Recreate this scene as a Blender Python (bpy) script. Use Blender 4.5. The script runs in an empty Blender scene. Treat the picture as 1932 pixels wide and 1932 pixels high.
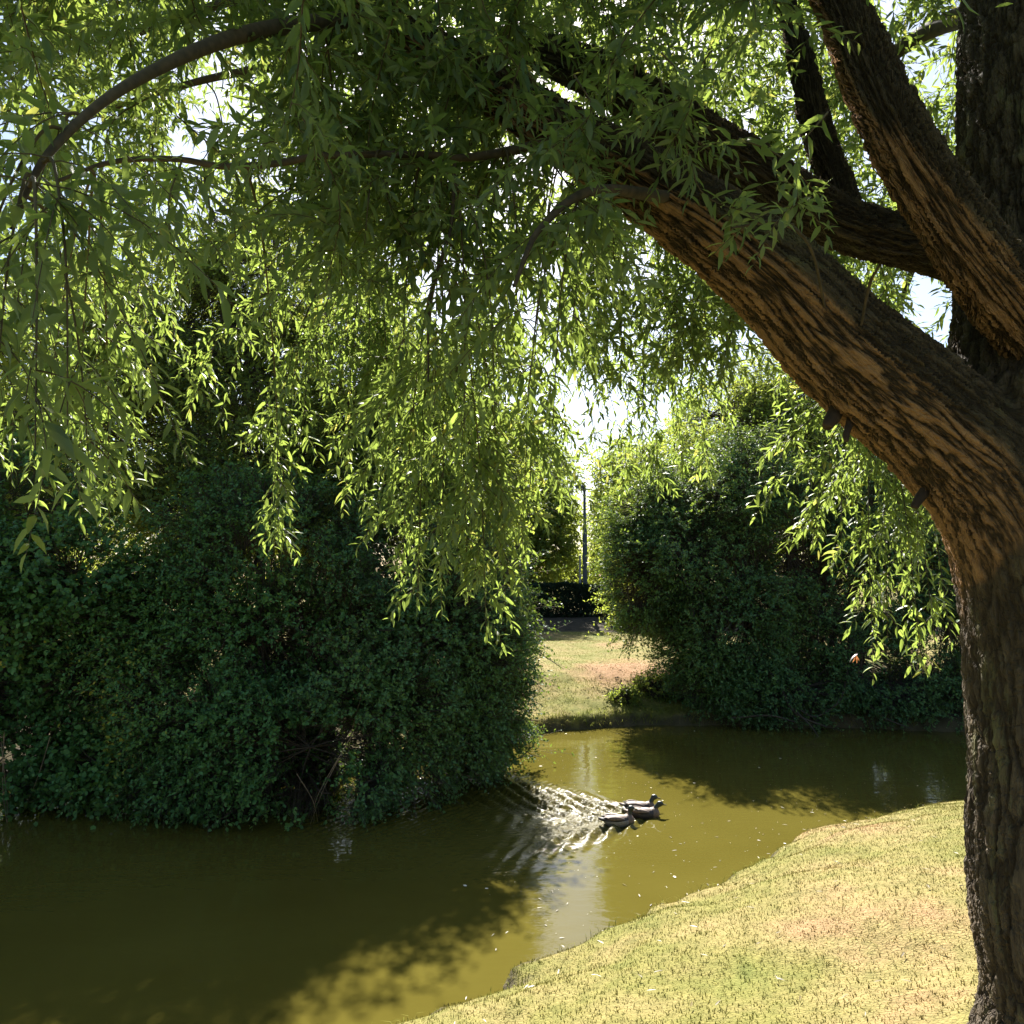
import bpy, bmesh, math, random
import numpy as np
from mathutils import Vector, Matrix

random.seed(7)
RNG = np.random.default_rng(7)
C = bpy.context.scene.collection
scene = bpy.context.scene
R = math.radians
CAM_Z = 3.35
PITCH = R(4.66)
F = 1459.5          # focal length in units of a 1932 unit wide picture


def P(px, py, y):
    """World point that lies y metres ahead of the viewer on the sight line of a picture point."""
    u, v = (px - 966) / F, (966 - py) / F
    dy = math.cos(PITCH) - v * math.sin(PITCH)
    dz = math.sin(PITCH) + v * math.cos(PITCH)
    return np.array([u * y / dy, y, CAM_Z + dz * y / dy])


def G(px, py):
    """Point of the water surface on the sight line of a picture point."""
    a = P(px, py, 1.0)
    return np.array([0, 0, CAM_Z]) + (a - [0, 0, CAM_Z]) * (CAM_Z / (CAM_Z - a[2]))


# ------------------------------------------------------------------ helpers
def nrm(a):
    return a / np.maximum(np.linalg.norm(a, axis=-1, keepdims=True), 1e-9)


def tag(o, label=None, cat=None, group=None, kind=None):
    if label: o['label'] = label
    if cat: o['category'] = cat
    if group: o['group'] = group
    if kind: o['kind'] = kind
    return o


def empty(name, loc, label=None, cat=None, group=None):
    o = bpy.data.objects.new(name, None)
    C.objects.link(o)
    o.location = [float(v) for v in loc]
    return tag(o, label, cat, group)


def mesh_from(name, verts, polys, smooth=False, attrs=None):
    """polys: list of int arrays (n, k)."""
    me = bpy.data.meshes.new(name)
    verts = np.asarray(verts, dtype=np.float32)
    me.vertices.add(len(verts))
    me.vertices.foreach_set('co', verts.ravel())
    polys = [np.asarray(p, dtype=np.int32) for p in polys if len(p)]
    loops = np.concatenate([p.ravel() for p in polys])
    counts = np.concatenate([np.full(len(p), p.shape[1], dtype=np.int32) for p in polys])
    starts = np.concatenate([[0], np.cumsum(counts)[:-1]]).astype(np.int32)
    me.loops.add(len(loops))
    me.loops.foreach_set('vertex_index', loops)
    me.polygons.add(len(counts))
    me.polygons.foreach_set('loop_start', starts)
    if smooth:
        me.polygons.foreach_set('use_smooth', np.ones(len(counts), dtype=bool))
    me.update(calc_edges=True)
    me.validate()
    for k, a in (attrs or {}).items():
        a = np.asarray(a, dtype=np.float32)
        if a.ndim == 1:
            at = me.attributes.new(k, 'FLOAT', 'POINT'); at.data.foreach_set('value', a)
        else:
            at = me.attributes.new(k, 'FLOAT_VECTOR', 'POINT'); at.data.foreach_set('vector', a.ravel())
    return me


def link(name, me, mats, parent=None):
    o = bpy.data.objects.new(name, me)
    C.objects.link(o)
    for m in (mats if isinstance(mats, (list, tuple)) else [mats]):
        me.materials.append(m)
    if parent is not None:
        o.parent = parent
        o.matrix_parent_inverse = Matrix.Translation(parent.location).inverted()
    return o


_H = RNG.random((64, 64, 64)).astype(np.float32)


def vnoise(p, scale=1.0, off=0.0):
    q = np.asarray(p) * scale + off + 1000.0
    i = np.floor(q).astype(int)
    f = q - i
    f = f * f * (3 - 2 * f)
    r = 0
    for a in (0, 1):
        for b in (0, 1):
            for c in (0, 1):
                w = (f[..., 0] if a else 1 - f[..., 0]) * (f[..., 1] if b else 1 - f[..., 1]) * (f[..., 2] if c else 1 - f[..., 2])
                r = r + w * _H[(i[..., 0] + a) % 64, (i[..., 1] + b) % 64, (i[..., 2] + c) % 64]
    return r


def frames(d):
    ref = np.where(np.abs(d[:, 2:3]) > 0.9, np.array([[1.0, 0, 0]]), np.array([[0, 0, 1.0]]))
    u = nrm(np.cross(d, ref))
    return u, np.cross(d, u)


class Tubes:
    def __init__(s):
        s.v, s.f, s.n = [], [], 0

    def add(s, pts, rad, sides=6, cap=True):
        pts = np.asarray(pts, float)
        n = len(pts)
        rad = np.broadcast_to(np.asarray(rad, float), (n,))
        t = nrm(np.gradient(pts, axis=0))
        u = np.zeros_like(t)
        ref = np.array([0, 0, 1.0]) if abs(t[0, 2]) < 0.9 else np.array([1.0, 0, 0])
        a = np.cross(t[0], ref); a /= np.linalg.norm(a)
        for i in range(n):
            a = a - t[i] * np.dot(a, t[i]); a /= max(np.linalg.norm(a), 1e-9)
            u[i] = a
        w = np.cross(t, u)
        ang = np.arange(sides) * 2 * math.pi / sides
        ring = pts[:, None] + rad[:, None, None] * (np.cos(ang)[None, :, None] * u[:, None] + np.sin(ang)[None, :, None] * w[:, None])
        s.v.append(ring.reshape(-1, 3))
        i = np.arange(n - 1)[:, None] * sides
        j = np.arange(sides)[None]
        k = (j + 1) % sides
        s.f.append((np.stack([i + j, i + k, i + sides + k, i + sides + j], -1).reshape(-1, 4) + s.n))
        s.n += n * sides

    def segs(s, a, b, r0, r1):
        """many straight three sided twigs at once"""
        n = len(a)
        d = nrm(b - a)
        u, w = frames(d)
        vs = []
        for base, r in ((a, r0), (b, r1)):
            for k in range(3):
                th = k * 2.0944
                vs.append(base + r * (math.cos(th) * u + math.sin(th) * w))
        s.v.append(np.stack(vs, 1).reshape(-1, 3))
        o = np.arange(n)[:, None] * 6 + s.n
        for k in range(3):
            q = np.array([[k, (k + 1) % 3, 3 + (k + 1) % 3, 3 + k]])
            s.f.append(o + q)
        s.n += n * 6

    def build(s, name, mat, parent=None):
        return link(name, mesh_from(name, np.concatenate(s.v), [np.concatenate(s.f)], True), mat, parent)


def spline(ctrl, n=24):
    """Catmull-Rom through control rows (any width)."""
    c = np.asarray(ctrl, float)
    c = np.vstack([2 * c[0] - c[1], c, 2 * c[-1] - c[-2]])
    m = len(c) - 3
    out = []
    for t in np.linspace(0, m - 1e-6, n):
        i = int(t); f = t - i
        a, b, d, e = c[i:i + 4]
        out.append(0.5 * (2 * b + (d - a) * f + (2 * a - 5 * b + 4 * d - e) * f ** 2 + (3 * b - a - 3 * d + e) * f ** 3))
    return np.array(out)


# leaf templates: columns along / side / normal
LANCE_V = np.array([[0, 0, 0], [.28, 0, .02], [.62, 0, .0], [1, 0, -.14],
                    [.28, .46, .10], [.62, .40, .07], [.28, -.46, .10], [.62, -.40, .07]])
LANCE_T = np.array([[0, 1, 4], [0, 6, 1], [2, 3, 5], [2, 7, 3]])
LANCE_Q = np.array([[1, 2, 5, 4], [1, 6, 7, 2]])
OVAL_V = np.array([[0, 0, 0], [.5, 0, 0], [1, 0, -.12], [.28, .42, .1], [.7, .36, .06], [.28, -.42, .1], [.7, -.36, .06]])
OVAL_T = np.array([[0, 1, 3], [0, 5, 1], [1, 2, 4], [1, 6, 2], [1, 4, 3], [1, 5, 6]])
DIA_V = np.array([[0, 0, 0], [.45, .5, .12], [1, 0, -.1], [.45, -.5, .12]])
DIA_T = np.array([[0, 2, 1], [0, 3, 2]])


def leaf_mesh(name, pos, d, n, length, width, rnd, V, T, Q=None):
    d = nrm(d)
    n = nrm(n - d * np.sum(n * d, -1, keepdims=True))
    s = np.cross(n, d)
    N, M = len(pos), len(V)
    L = length[:, None, None]; W = width[:, None, None]
    vs = (pos[:, None] + d[:, None] * V[None, :, 0:1] * L + s[:, None] * V[None, :, 1:2] * W + n[:, None] * V[None, :, 2:3] * L * 0.6)
    off = (np.arange(N) * M)[:, None, None]
    polys = [(T[None] + off).reshape(-1, 3)]
    if Q is not None:
        polys.append((Q[None] + off).reshape(-1, 4))
    return mesh_from(name, vs.reshape(-1, 3), polys, False, {'rnd': np.repeat(rnd, M)})


def rdir(n):
    return nrm(RNG.normal(size=(n, 3)))


def crown_twigs(ells, n, noise_scale=1.2, thr=0.42, inner=0.5, ymax_inner=True):
    """twig bases and directions spread through a set of ellipsoids (centre, radii)"""
    cs = np.array([e[0] for e in ells]); rs = np.array([e[1] for e in ells])
    w = np.prod(rs, 1) ** (2 / 3)
    idx = RNG.choice(len(ells), size=n, p=w / w.sum())
    q = rdir(n)
    rad = inner + (1.04 - inner) * RNG.random(n) ** 0.7
    rim = cs[idx] + q * rs[idx]
    rad = rad * (.54 + .68 * vnoise(rim, 1.1, 17.0) + .32 * vnoise(rim, 2.6, 27.0))
    pos = cs[idx] + q * rs[idx] * rad[:, None]
    keep = vnoise(pos, noise_scale, 3.3) * 0.65 + vnoise(pos, noise_scale * 2.7, 9.1) * 0.35 > thr
    out = nrm(q / rs[idx])
    return pos[keep], out[keep]


def twig_leaves(base, out, L, nl, leaf_len, up=0.25, droop=0.25, rand=0.5):
    n = len(base)
    d = nrm(out * 0.8 + rdir(n) * rand + np.array([0, 0, up]))
    t = (np.arange(nl)[None] + RNG.random((n, nl))) / nl
    Ls = L * (0.6 + 0.8 * RNG.random(n)) * np.where(RNG.random(n) < .06, 2.3, 1.0)
    pos = base[:, None] + d[:, None] * (Ls[:, None] * t)[..., None]
    pos[..., 2] -= droop * Ls[:, None] * t ** 2
    side = nrm(np.cross(d[:, None], RNG.normal(size=(n, nl, 3))))
    ld = nrm(d[:, None] * 0.55 + side * 0.9 + np.array([0, 0, -0.25]))
    nn = nrm(np.array([0, 0, 0.75]) + 0.75 * RNG.normal(size=(n, nl, 3)) * 0.8 + out[:, None] * 0.35)
    ll = leaf_len * (0.6 + 0.75 * RNG.random((n, nl)))
    tend = base + d * Ls[:, None]
    tend[:, 2] -= droop * Ls
    tint = np.clip(vnoise(base, 0.9, 5.0)[:, None] * 0.5 + 0.5 * RNG.random((n, nl)), 0, 1)
    return pos.reshape(-1, 3), ld.reshape(-1, 3), nn.reshape(-1, 3), ll.ravel(), tint.ravel(), tend


# ------------------------------------------------------------------ materials
def new_mat(name):
    m = bpy.data.materials.new(name)
    m.use_nodes = True
    nt = m.node_tree
    for n in list(nt.nodes): nt.nodes.remove(n)
    out = nt.nodes.new('ShaderNodeOutputMaterial')
    return m, nt, out


def N(nt, t, **kw):
    n = nt.nodes.new('ShaderNode' + t)
    for k, v in kw.items():
        if hasattr(n, k): setattr(n, k, v)
        else: n.inputs[k.replace('_', ' ')].default_value = v
    return n


def ramp(nt, fac, stops):
    r = nt.nodes.new('ShaderNodeValToRGB')
    e = r.color_ramp.elements
    while len(e) < len(stops): e.new(0.5)
    for i, (p, c) in enumerate(stops):
        e[i].position = p; e[i].color = (*c, 1)
    nt.links.new(fac, r.inputs[0])
    return r.outputs[0]


def leaf_mat(name, stops, trans, tfac=0.4, under=None, rough=0.45, spec=0.4, tvar=None):
    m, nt, out = new_mat(name)
    L = nt.links.new
    a = N(nt, 'Attribute', attribute_name='rnd')
    col = ramp(nt, a.outputs['Fac'], stops)
    if under:
        g = N(nt, 'NewGeometry')
        mx = N(nt, 'MixRGB'); L(g.outputs['Backfacing'], mx.inputs[0]); L(col, mx.inputs[1]); mx.inputs[2].default_value = (*under, 1)
        col = mx.outputs[0]
    b = N(nt, 'BsdfPrincipled', Roughness=rough)
    b.inputs['Specular IOR Level'].default_value = spec
    L(col, b.inputs['Base Color'])
    t = N(nt, 'BsdfTranslucent')
    tv = ramp(nt, a.outputs['Fac'], [(0.0, tuple(c * .75 for c in trans)), (0.9, trans), (1.0, tvar or trans)])
    L(tv, t.inputs['Color'])
    mix = N(nt, 'MixShader'); mix.inputs[0].default_value = tfac
    L(b.outputs[0], mix.inputs[1]); L(t.outputs[0], mix.inputs[2])
    L(mix.outputs[0], out.inputs['Surface'])
    return m


def simple_mat(name, col, rough=0.7, metallic=0.0, col2=None, scale=20, bump=0.0):
    m, nt, out = new_mat(name)
    L = nt.links.new
    b = N(nt, 'BsdfPrincipled', Roughness=rough, Metallic=metallic)
    tc = N(nt, 'TexCoord')
    ns = N(nt, 'TexNoise'); ns.inputs['Scale'].default_value = scale; ns.inputs['Detail'].default_value = 5
    L(tc.outputs['Object'], ns.inputs['Vector'])
    c2 = col2 or tuple(c * 0.6 for c in col)
    L(ramp(nt, ns.outputs['Fac'], [(0.3, c2), (0.7, col)]), b.inputs['Base Color'])
    if bump:
        bp = N(nt, 'Bump'); bp.inputs['Strength'].default_value = 0.6; bp.inputs['Distance'].default_value = bump
        L(ns.outputs['Fac'], bp.inputs['Height']); L(bp.outputs[0], b.inputs['Normal'])
    L(b.outputs[0], out.inputs['Surface'])
    return m


M_WILLOW = leaf_mat('willow_leaf', [(0, (.018, .058, .042)), (.6, (.036, .09, .052)), (1, (.07, .125, .05))],
                    (.40, .53, .09), 0.42, under=(.08, .13, .10), rough=0.48, spec=0.45, tvar=(.62, .60, .12))
M_HAW = leaf_mat('hawthorn_leaf', [(0, (.040, .105, .050)), (.55, (.082, .19, .072)), (.88, (.14, .25, .075)), (.95, (.27, .25, .06))],
                 (.24, .33, .04), 0.36, rough=0.55, spec=0.3)
M_BRAM = leaf_mat('bramble_leaf', [(0, (.040, .115, .046)), (.55, (.080, .20, .064)), (.84, (.13, .25, .06)), (.90, (.40, .36, .05)), (1, (.45, .38, .05))],
                  (.22, .34, .04), 0.32, rough=0.52, spec=0.3)
M_TREE = leaf_mat('tree_leaf', [(0, (.04, .09, .028)), (.6, (.07, .13, .035)), (1, (.13, .16, .04))],
                  (.48, .56, .08), 0.55, rough=0.55, spec=0.3, tvar=(.66, .58, .10))
M_HEDGE = leaf_mat('hedge_leaf', [(0, (.010, .026, .016)), (1, (.02, .045, .022))], (.03, .05, .015), 0.2, rough=0.6, spec=0.25)
M_BARKTHIN = simple_mat('thin_bark', (.075, .055, .04), 0.85, col2=(.03, .025, .02), scale=30)
M_TWIG = simple_mat('twig_bark', (.10, .075, .035), 0.7, col2=(.045, .035, .022), scale=14)
M_STEM = simple_mat('pale_stem', (.28, .2, .13), 0.7, col2=(.12, .09, .06), scale=10)


def bark_mat():
    m, nt, out = new_mat('willow_bark')
    m.displacement_method = 'BOTH'
    L = nt.links.new
    pl = N(nt, 'Attribute', attribute_name='bare')
    wa = N(nt, 'Attribute', attribute_name='flow')

    def pattern(attr):
        a = N(nt, 'Attribute', attribute_name=attr)
        wn = N(nt, 'TexNoise'); wn.inputs['Scale'].default_value = 4.0; wn.inputs['Detail'].default_value = 2
        L(a.outputs['Vector'], wn.inputs['Vector'])
        sub = N(nt, 'VectorMath', operation='SUBTRACT'); L(wn.outputs['Color'], sub.inputs[0]); sub.inputs[1].default_value = (.5, .5, .5)
        sc = N(nt, 'VectorMath', operation='SCALE'); L(sub.outputs[0], sc.inputs[0]); sc.inputs['Scale'].default_value = 0.07
        ad = N(nt, 'VectorMath', operation='ADD'); L(a.outputs['Vector'], ad.inputs[0]); L(sc.outputs[0], ad.inputs[1])

        def furrow(scale, detail, dist, a0, a1, seed):
            o_ = N(nt, 'VectorMath', operation='ADD'); L(ad.outputs[0], o_.inputs[0]); o_.inputs[1].default_value = (seed, seed * .7, 0)
            n_ = N(nt, 'TexNoise'); n_.inputs['Scale'].default_value = scale; n_.inputs['Detail'].default_value = detail
            n_.inputs['Roughness'].default_value = .55; n_.inputs['Distortion'].default_value = dist
            L(o_.outputs[0], n_.inputs['Vector'])
            s_ = N(nt, 'Math', operation='SUBTRACT'); L(n_.outputs['Fac'], s_.inputs[0]); s_.inputs[1].default_value = .5
            ab = N(nt, 'Math', operation='ABSOLUTE'); L(s_.outputs[0], ab.inputs[0])
            r_ = N(nt, 'MapRange', interpolation_type='SMOOTHSTEP'); L(ab.outputs[0], r_.inputs['Value'])
            r_.inputs['From Min'].default_value = a0; r_.inputs['From Max'].default_value = a1
            return r_
        m1 = furrow(20, 4.0, .15, .0, .11, 3.0)
        m2 = furrow(44, 4.0, .2, .0, .10, 9.0)
        cv = N(nt, 'VectorMath', operation='MULTIPLY'); L(ad.outputs[0], cv.inputs[0]); cv.inputs[1].default_value = (.55, .55, 3.2)
        cn = N(nt, 'TexNoise'); cn.inputs['Scale'].default_value = 22; cn.inputs['Detail'].default_value = 3
        L(cv.outputs[0], cn.inputs['Vector'])
        cs_ = N(nt, 'Math', operation='SUBTRACT'); L(cn.outputs['Fac'], cs_.inputs[0]); cs_.inputs[1].default_value = .5
        ca = N(nt, 'Math', operation='ABSOLUTE'); L(cs_.outputs[0], ca.inputs[0])
        m3 = N(nt, 'MapRange', interpolation_type='SMOOTHSTEP'); L(ca.outputs[0], m3.inputs['Value']); m3.inputs['From Max'].default_value = .055
        fn = N(nt, 'TexNoise'); fn.inputs['Scale'].default_value = 60; fn.inputs['Detail'].default_value = 6; fn.inputs['Roughness'].default_value = .65
        L(a.outputs['Vector'], fn.inputs['Vector'])
        h1 = N(nt, 'Math', operation='MULTIPLY_ADD'); L(m2.outputs[0], h1.inputs[0]); h1.inputs[1].default_value = .5; L(m1.outputs[0], h1.inputs[2])
        h3 = N(nt, 'Math', operation='MULTIPLY_ADD'); L(m3.outputs[0], h3.inputs[0]); h3.inputs[1].default_value = .38; L(h1.outputs[0], h3.inputs[2]); h1 = h3
        h2 = N(nt, 'Math', operation='MULTIPLY_ADD'); L(fn.outputs['Fac'], h2.inputs[0]); h2.inputs[1].default_value = .6; L(h1.outputs[0], h2.inputs[2])
        return a, h2, m1, fn

    def fade(x, y):
        k = N(nt, 'Mix'); k.data_type = 'FLOAT'
        L(wa.outputs['Fac'], k.inputs[0]); L(x, k.inputs[2]); L(y, k.inputs[3])
        return k
    a, hA, mA, fA = pattern('bark')
    a2, hB, mB, fB = pattern('bark_limb')
    h2 = fade(hA.outputs[0], hB.outputs[0]); mr = fade(mA.outputs[0], mB.outputs[0]); fn = fade(fA.outputs['Fac'], fB.outputs['Fac'])
    # smoother plates where bark is young ('plate' attribute, underside of the limb)
    dp = N(nt, 'Displacement'); dp.inputs['Midlevel'].default_value = 1.0; dp.inputs['Scale'].default_value = 0.019
    L(h2.outputs[0], dp.inputs['Height']); L(dp.outputs[0], out.inputs['Displacement'])
    # colour: grey brown old bark, orange brown bare underside with warm bounce light painted in, green grey lichen on top
    big = N(nt, 'TexNoise'); big.inputs['Scale'].default_value = 7; big.inputs['Detail'].default_value = 6
    L(a.outputs['Vector'], big.inputs['Vector'])
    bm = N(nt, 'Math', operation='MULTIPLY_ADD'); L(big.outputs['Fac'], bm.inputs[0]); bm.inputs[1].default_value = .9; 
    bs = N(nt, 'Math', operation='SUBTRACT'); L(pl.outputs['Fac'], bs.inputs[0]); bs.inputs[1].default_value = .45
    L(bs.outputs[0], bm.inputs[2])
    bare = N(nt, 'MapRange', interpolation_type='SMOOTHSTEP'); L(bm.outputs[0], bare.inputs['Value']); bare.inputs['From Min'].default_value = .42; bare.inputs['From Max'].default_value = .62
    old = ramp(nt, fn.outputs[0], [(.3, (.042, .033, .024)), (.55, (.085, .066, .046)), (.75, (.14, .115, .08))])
    cork_bounce = ramp(nt, fn.outputs[0], [(.3, (.22, .125, .066)), (.7, (.36, .215, .115))])
    m1 = N(nt, 'MixRGB'); L(bare.outputs[0], m1.inputs[0]); L(old, m1.inputs[1]); L(cork_bounce, m1.inputs[2])
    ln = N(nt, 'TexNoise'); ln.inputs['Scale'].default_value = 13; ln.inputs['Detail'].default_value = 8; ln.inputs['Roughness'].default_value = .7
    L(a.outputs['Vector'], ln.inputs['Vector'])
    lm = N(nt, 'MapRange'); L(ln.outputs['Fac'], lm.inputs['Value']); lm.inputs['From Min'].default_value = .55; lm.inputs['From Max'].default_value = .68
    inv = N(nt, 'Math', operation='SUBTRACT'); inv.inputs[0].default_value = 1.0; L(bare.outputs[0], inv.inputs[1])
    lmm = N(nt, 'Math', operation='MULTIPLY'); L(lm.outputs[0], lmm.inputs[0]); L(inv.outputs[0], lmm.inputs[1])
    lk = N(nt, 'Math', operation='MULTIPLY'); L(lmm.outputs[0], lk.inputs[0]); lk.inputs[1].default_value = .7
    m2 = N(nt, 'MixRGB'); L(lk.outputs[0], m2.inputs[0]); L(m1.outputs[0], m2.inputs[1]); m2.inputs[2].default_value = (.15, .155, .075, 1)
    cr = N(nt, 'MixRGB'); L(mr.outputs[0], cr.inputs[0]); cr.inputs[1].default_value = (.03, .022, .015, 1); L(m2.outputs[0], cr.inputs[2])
    b = N(nt, 'BsdfPrincipled', Roughness=.88); b.inputs['Specular IOR Level'].default_value = .25
    L(cr.outputs[0], b.inputs['Base Color']); L(b.outputs[0], out.inputs['Surface'])
    return m


M_BARK = bark_mat()


def grass_colour(nt, vec, fac_dry=0.5):
    L = nt.links.new
    a = N(nt, 'TexNoise'); a.inputs['Scale'].default_value = .55; a.inputs['Detail'].default_value = 7; a.inputs['Roughness'].default_value = .62
    L(vec, a.inputs['Vector'])
    base = ramp(nt, a.outputs['Fac'], [(.32, (.125, .15, .04)), (.45, (.20, .19, .062)), (.58, (.27, .222, .098)), (.70, (.31, .20, .115))])
    c = N(nt, 'TexNoise'); c.inputs['Scale'].default_value = 9; c.inputs['Detail'].default_value = 6; c.inputs['Roughness'].default_value = .7
    L(vec, c.inputs['Vector'])
    var = ramp(nt, c.outputs['Fac'], [(.3, (.62, .66, .55)), (.7, (1.15, 1.1, 1.05))])
    mx = N(nt, 'MixRGB', blend_type='MULTIPLY'); mx.inputs[0].default_value = 1
    # the scorched pinkish patch on the lawn across the water, foot of the right hand hawthorn
    dst = N(nt, 'VectorMath', operation='DISTANCE'); L(vec, dst.inputs[0]); dst.inputs[1].default_value = (3.2, 20.4, 1.0)
    ds = N(nt, 'Math', operation='MULTIPLY_ADD'); L(a.outputs['Fac'], ds.inputs[0]); ds.inputs[1].default_value = -3.0; L(dst.outputs['Value'], ds.inputs[2])
    pm = N(nt, 'MapRange', interpolation_type='SMOOTHSTEP'); L(ds.outputs[0], pm.inputs['Value'])
    pm.inputs['From Min'].default_value = -.9; pm.inputs['From Max'].default_value = .7; pm.inputs['To Min'].default_value = .9; pm.inputs['To Max'].default_value = 0
    pk = N(nt, 'MixRGB'); L(pm.outputs[0], pk.inputs[0]); L(base, pk.inputs[1]); pk.inputs[2].default_value = (.33, .20, .125, 1)
    L(pk.outputs[0], mx.inputs[1]); L(var, mx.inputs[2])
    return mx.outputs[0], c.outputs['Fac']


def ground_mat():
    m, nt, out = new_mat('mown_grass_ground')
    L = nt.links.new
    g = N(nt, 'NewGeometry')
    col, h = grass_colour(nt, g.outputs['Position'])
    s = N(nt, 'Attribute', attribute_name='soil_shade')
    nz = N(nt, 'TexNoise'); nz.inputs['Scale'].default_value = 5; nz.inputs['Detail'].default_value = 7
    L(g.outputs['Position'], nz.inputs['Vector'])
    soil_shade = ramp(nt, nz.outputs['Fac'], [(.3, (.035, .03, .022)), (.7, (.085, .068, .048))])
    mx = N(nt, 'MixRGB'); L(s.outputs['Fac'], mx.inputs[0]); L(col, mx.inputs[1]); L(soil_shade, mx.inputs[2])
    b = N(nt, 'BsdfPrincipled', Roughness=.95); b.inputs['Specular IOR Level'].default_value = .1
    L(mx.outputs[0], b.inputs['Base Color'])
    bp = N(nt, 'Bump'); bp.inputs['Strength'].default_value = .8; bp.inputs['Distance'].default_value = .03
    f = N(nt, 'TexNoise'); f.inputs['Scale'].default_value = 55; f.inputs['Detail'].default_value = 4
    L(g.outputs['Position'], f.inputs['Vector'])
    L(f.outputs['Fac'], bp.inputs['Height']); L(bp.outputs[0], b.inputs['Normal'])
    L(b.outputs[0], out.inputs['Surface'])
    return m


def blade_mat(name='grass_blade', green=0.0):
    m, nt, out = new_mat(name)
    L = nt.links.new
    g = N(nt, 'NewGeometry')
    col, h = grass_colour(nt, g.outputs['Position'])
    a = N(nt, 'Attribute', attribute_name='rnd')
    v = ramp(nt, a.outputs['Fac'], [(0, (.75, .85, .6)), (.6, (1.0, 1.0, .92)), (1, (1.22, 1.15, 1.08))])
    mx = N(nt, 'MixRGB', blend_type='MULTIPLY'); mx.inputs[0].default_value = 1
    L(col, mx.inputs[1]); L(v, mx.inputs[2])
    gm = N(nt, 'MixRGB'); gm.inputs[0].default_value = green; L(mx.outputs[0], gm.inputs[1]); gm.inputs[2].default_value = (.24, .29, .06, 1)
    b = N(nt, 'BsdfDiffuse'); L(gm.outputs[0], b.inputs['Color'])
    t = N(nt, 'BsdfTranslucent'); L(gm.outputs[0], t.inputs['Color'])
    mix = N(nt, 'MixShader'); mix.inputs[0].default_value = .4
    L(b.outputs[0], mix.inputs[1]); L(t.outputs[0], mix.inputs[2]); L(mix.outputs[0], out.inputs['Surface'])
    return m


def water_mat():
    m, nt, out = new_mat('murky_water')
    L = nt.links.new
    g = N(nt, 'NewGeometry')
    b = N(nt, 'BsdfPrincipled', Roughness=.035, IOR=1.333)
    mu = N(nt, 'TexNoise'); mu.inputs['Scale'].default_value = .5; mu.inputs['Detail'].default_value = 4
    L(g.outputs['Position'], mu.inputs['Vector'])
    L(ramp(nt, mu.outputs['Fac'], [(.3, (.080, .067, .012)), (.7, (.096, .081, .016))]), b.inputs['Base Color'])
    # calm surface ripple
    mp = N(nt, 'Mapping'); mp.inputs['Scale'].default_value = (1.0, 2.2, 1)
    L(g.outputs['Position'], mp.inputs['Vector'])
    w = N(nt, 'TexNoise'); w.inputs['Scale'].default_value = 2.2; w.inputs['Detail'].default_value = 3
    L(mp.outputs[0], w.inputs['Vector'])
    b1 = N(nt, 'Bump'); b1.inputs['Strength'].default_value = 1; b1.inputs['Distance'].default_value = .006
    L(w.outputs['Fac'], b1.inputs['Height'])
    # broken chop behind the swimming birds
    ch = N(nt, 'Attribute', attribute_name='chop')
    mp2 = N(nt, 'Mapping'); mp2.inputs['Scale'].default_value = (.75, 1.15, 1)
    L(g.outputs['Position'], mp2.inputs['Vector'])
    w2 = N(nt, 'TexNoise'); w2.inputs['Scale'].default_value = 17; w2.inputs['Detail'].default_value = 4; w2.inputs['Roughness'].default_value = .6
    L(mp2.outputs[0], w2.inputs['Vector'])
    ra = N(nt, 'Math', operation='MULTIPLY_ADD'); L(ch.outputs['Fac'], ra.inputs[0]); ra.inputs[2].default_value = .03; rn = N(nt, 'MapRange'); rn.inputs['From Min'].default_value = .38; rn.inputs['From Max'].default_value = .62; rn.inputs['To Min'].default_value = .12; rn.inputs['To Max'].default_value = .62; L(w2.outputs['Fac'], rn.inputs['Value']); L(rn.outputs[0], ra.inputs[1])
    L(ra.outputs[0], b.inputs['Roughness'])
    mm = N(nt, 'Math', operation='MULTIPLY'); L(w2.outputs['Fac'], mm.inputs[0]); L(ch.outputs['Fac'], mm.inputs[1])
    b2 = N(nt, 'Bump'); b2.inputs['Strength'].default_value = 1; b2.inputs['Distance'].default_value = .075
    L(mm.outputs[0], b2.inputs['Height']); L(b1.outputs[0], b2.inputs['Normal'])
    L(b2.outputs[0], b.inputs['Normal'])
    L(b.outputs[0], out.inputs['Surface'])
    return m


# ------------------------------------------------------------------ world, sun, camera
SUN_EL, SUN_AZ = R(42), R(0)            # azimuth to the right of straight ahead (+Y)
w = bpy.data.worlds.new('World'); scene.world = w
w.use_nodes = True
wt = w.node_tree
bg = wt.nodes['Background']
sky = wt.nodes.new('ShaderNodeTexSky')
sky.sky_type = 'NISHITA'; sky.sun_disc = False
sky.sun_elevation = SUN_EL; sky.sun_rotation = SUN_AZ
sky.air_density = 1.0; sky.dust_density = 1.0; sky.ozone_density = 1.0
wt.links.new(sky.outputs[0], bg.inputs['Color'])
bg.inputs['Strength'].default_value = 0.056
sd = Vector((math.sin(SUN_AZ) * math.cos(SUN_EL), math.cos(SUN_AZ) * math.cos(SUN_EL), math.sin(SUN_EL)))
sl = bpy.data.lights.new('sun', 'SUN'); sl.energy = 5.0; sl.angle = R(0.53); sl.color = (1.0, .95, .87)
so = bpy.data.objects.new('sun', sl); C.objects.link(so)
so.rotation_euler = sd.to_track_quat('Z', 'Y').to_euler()

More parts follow.
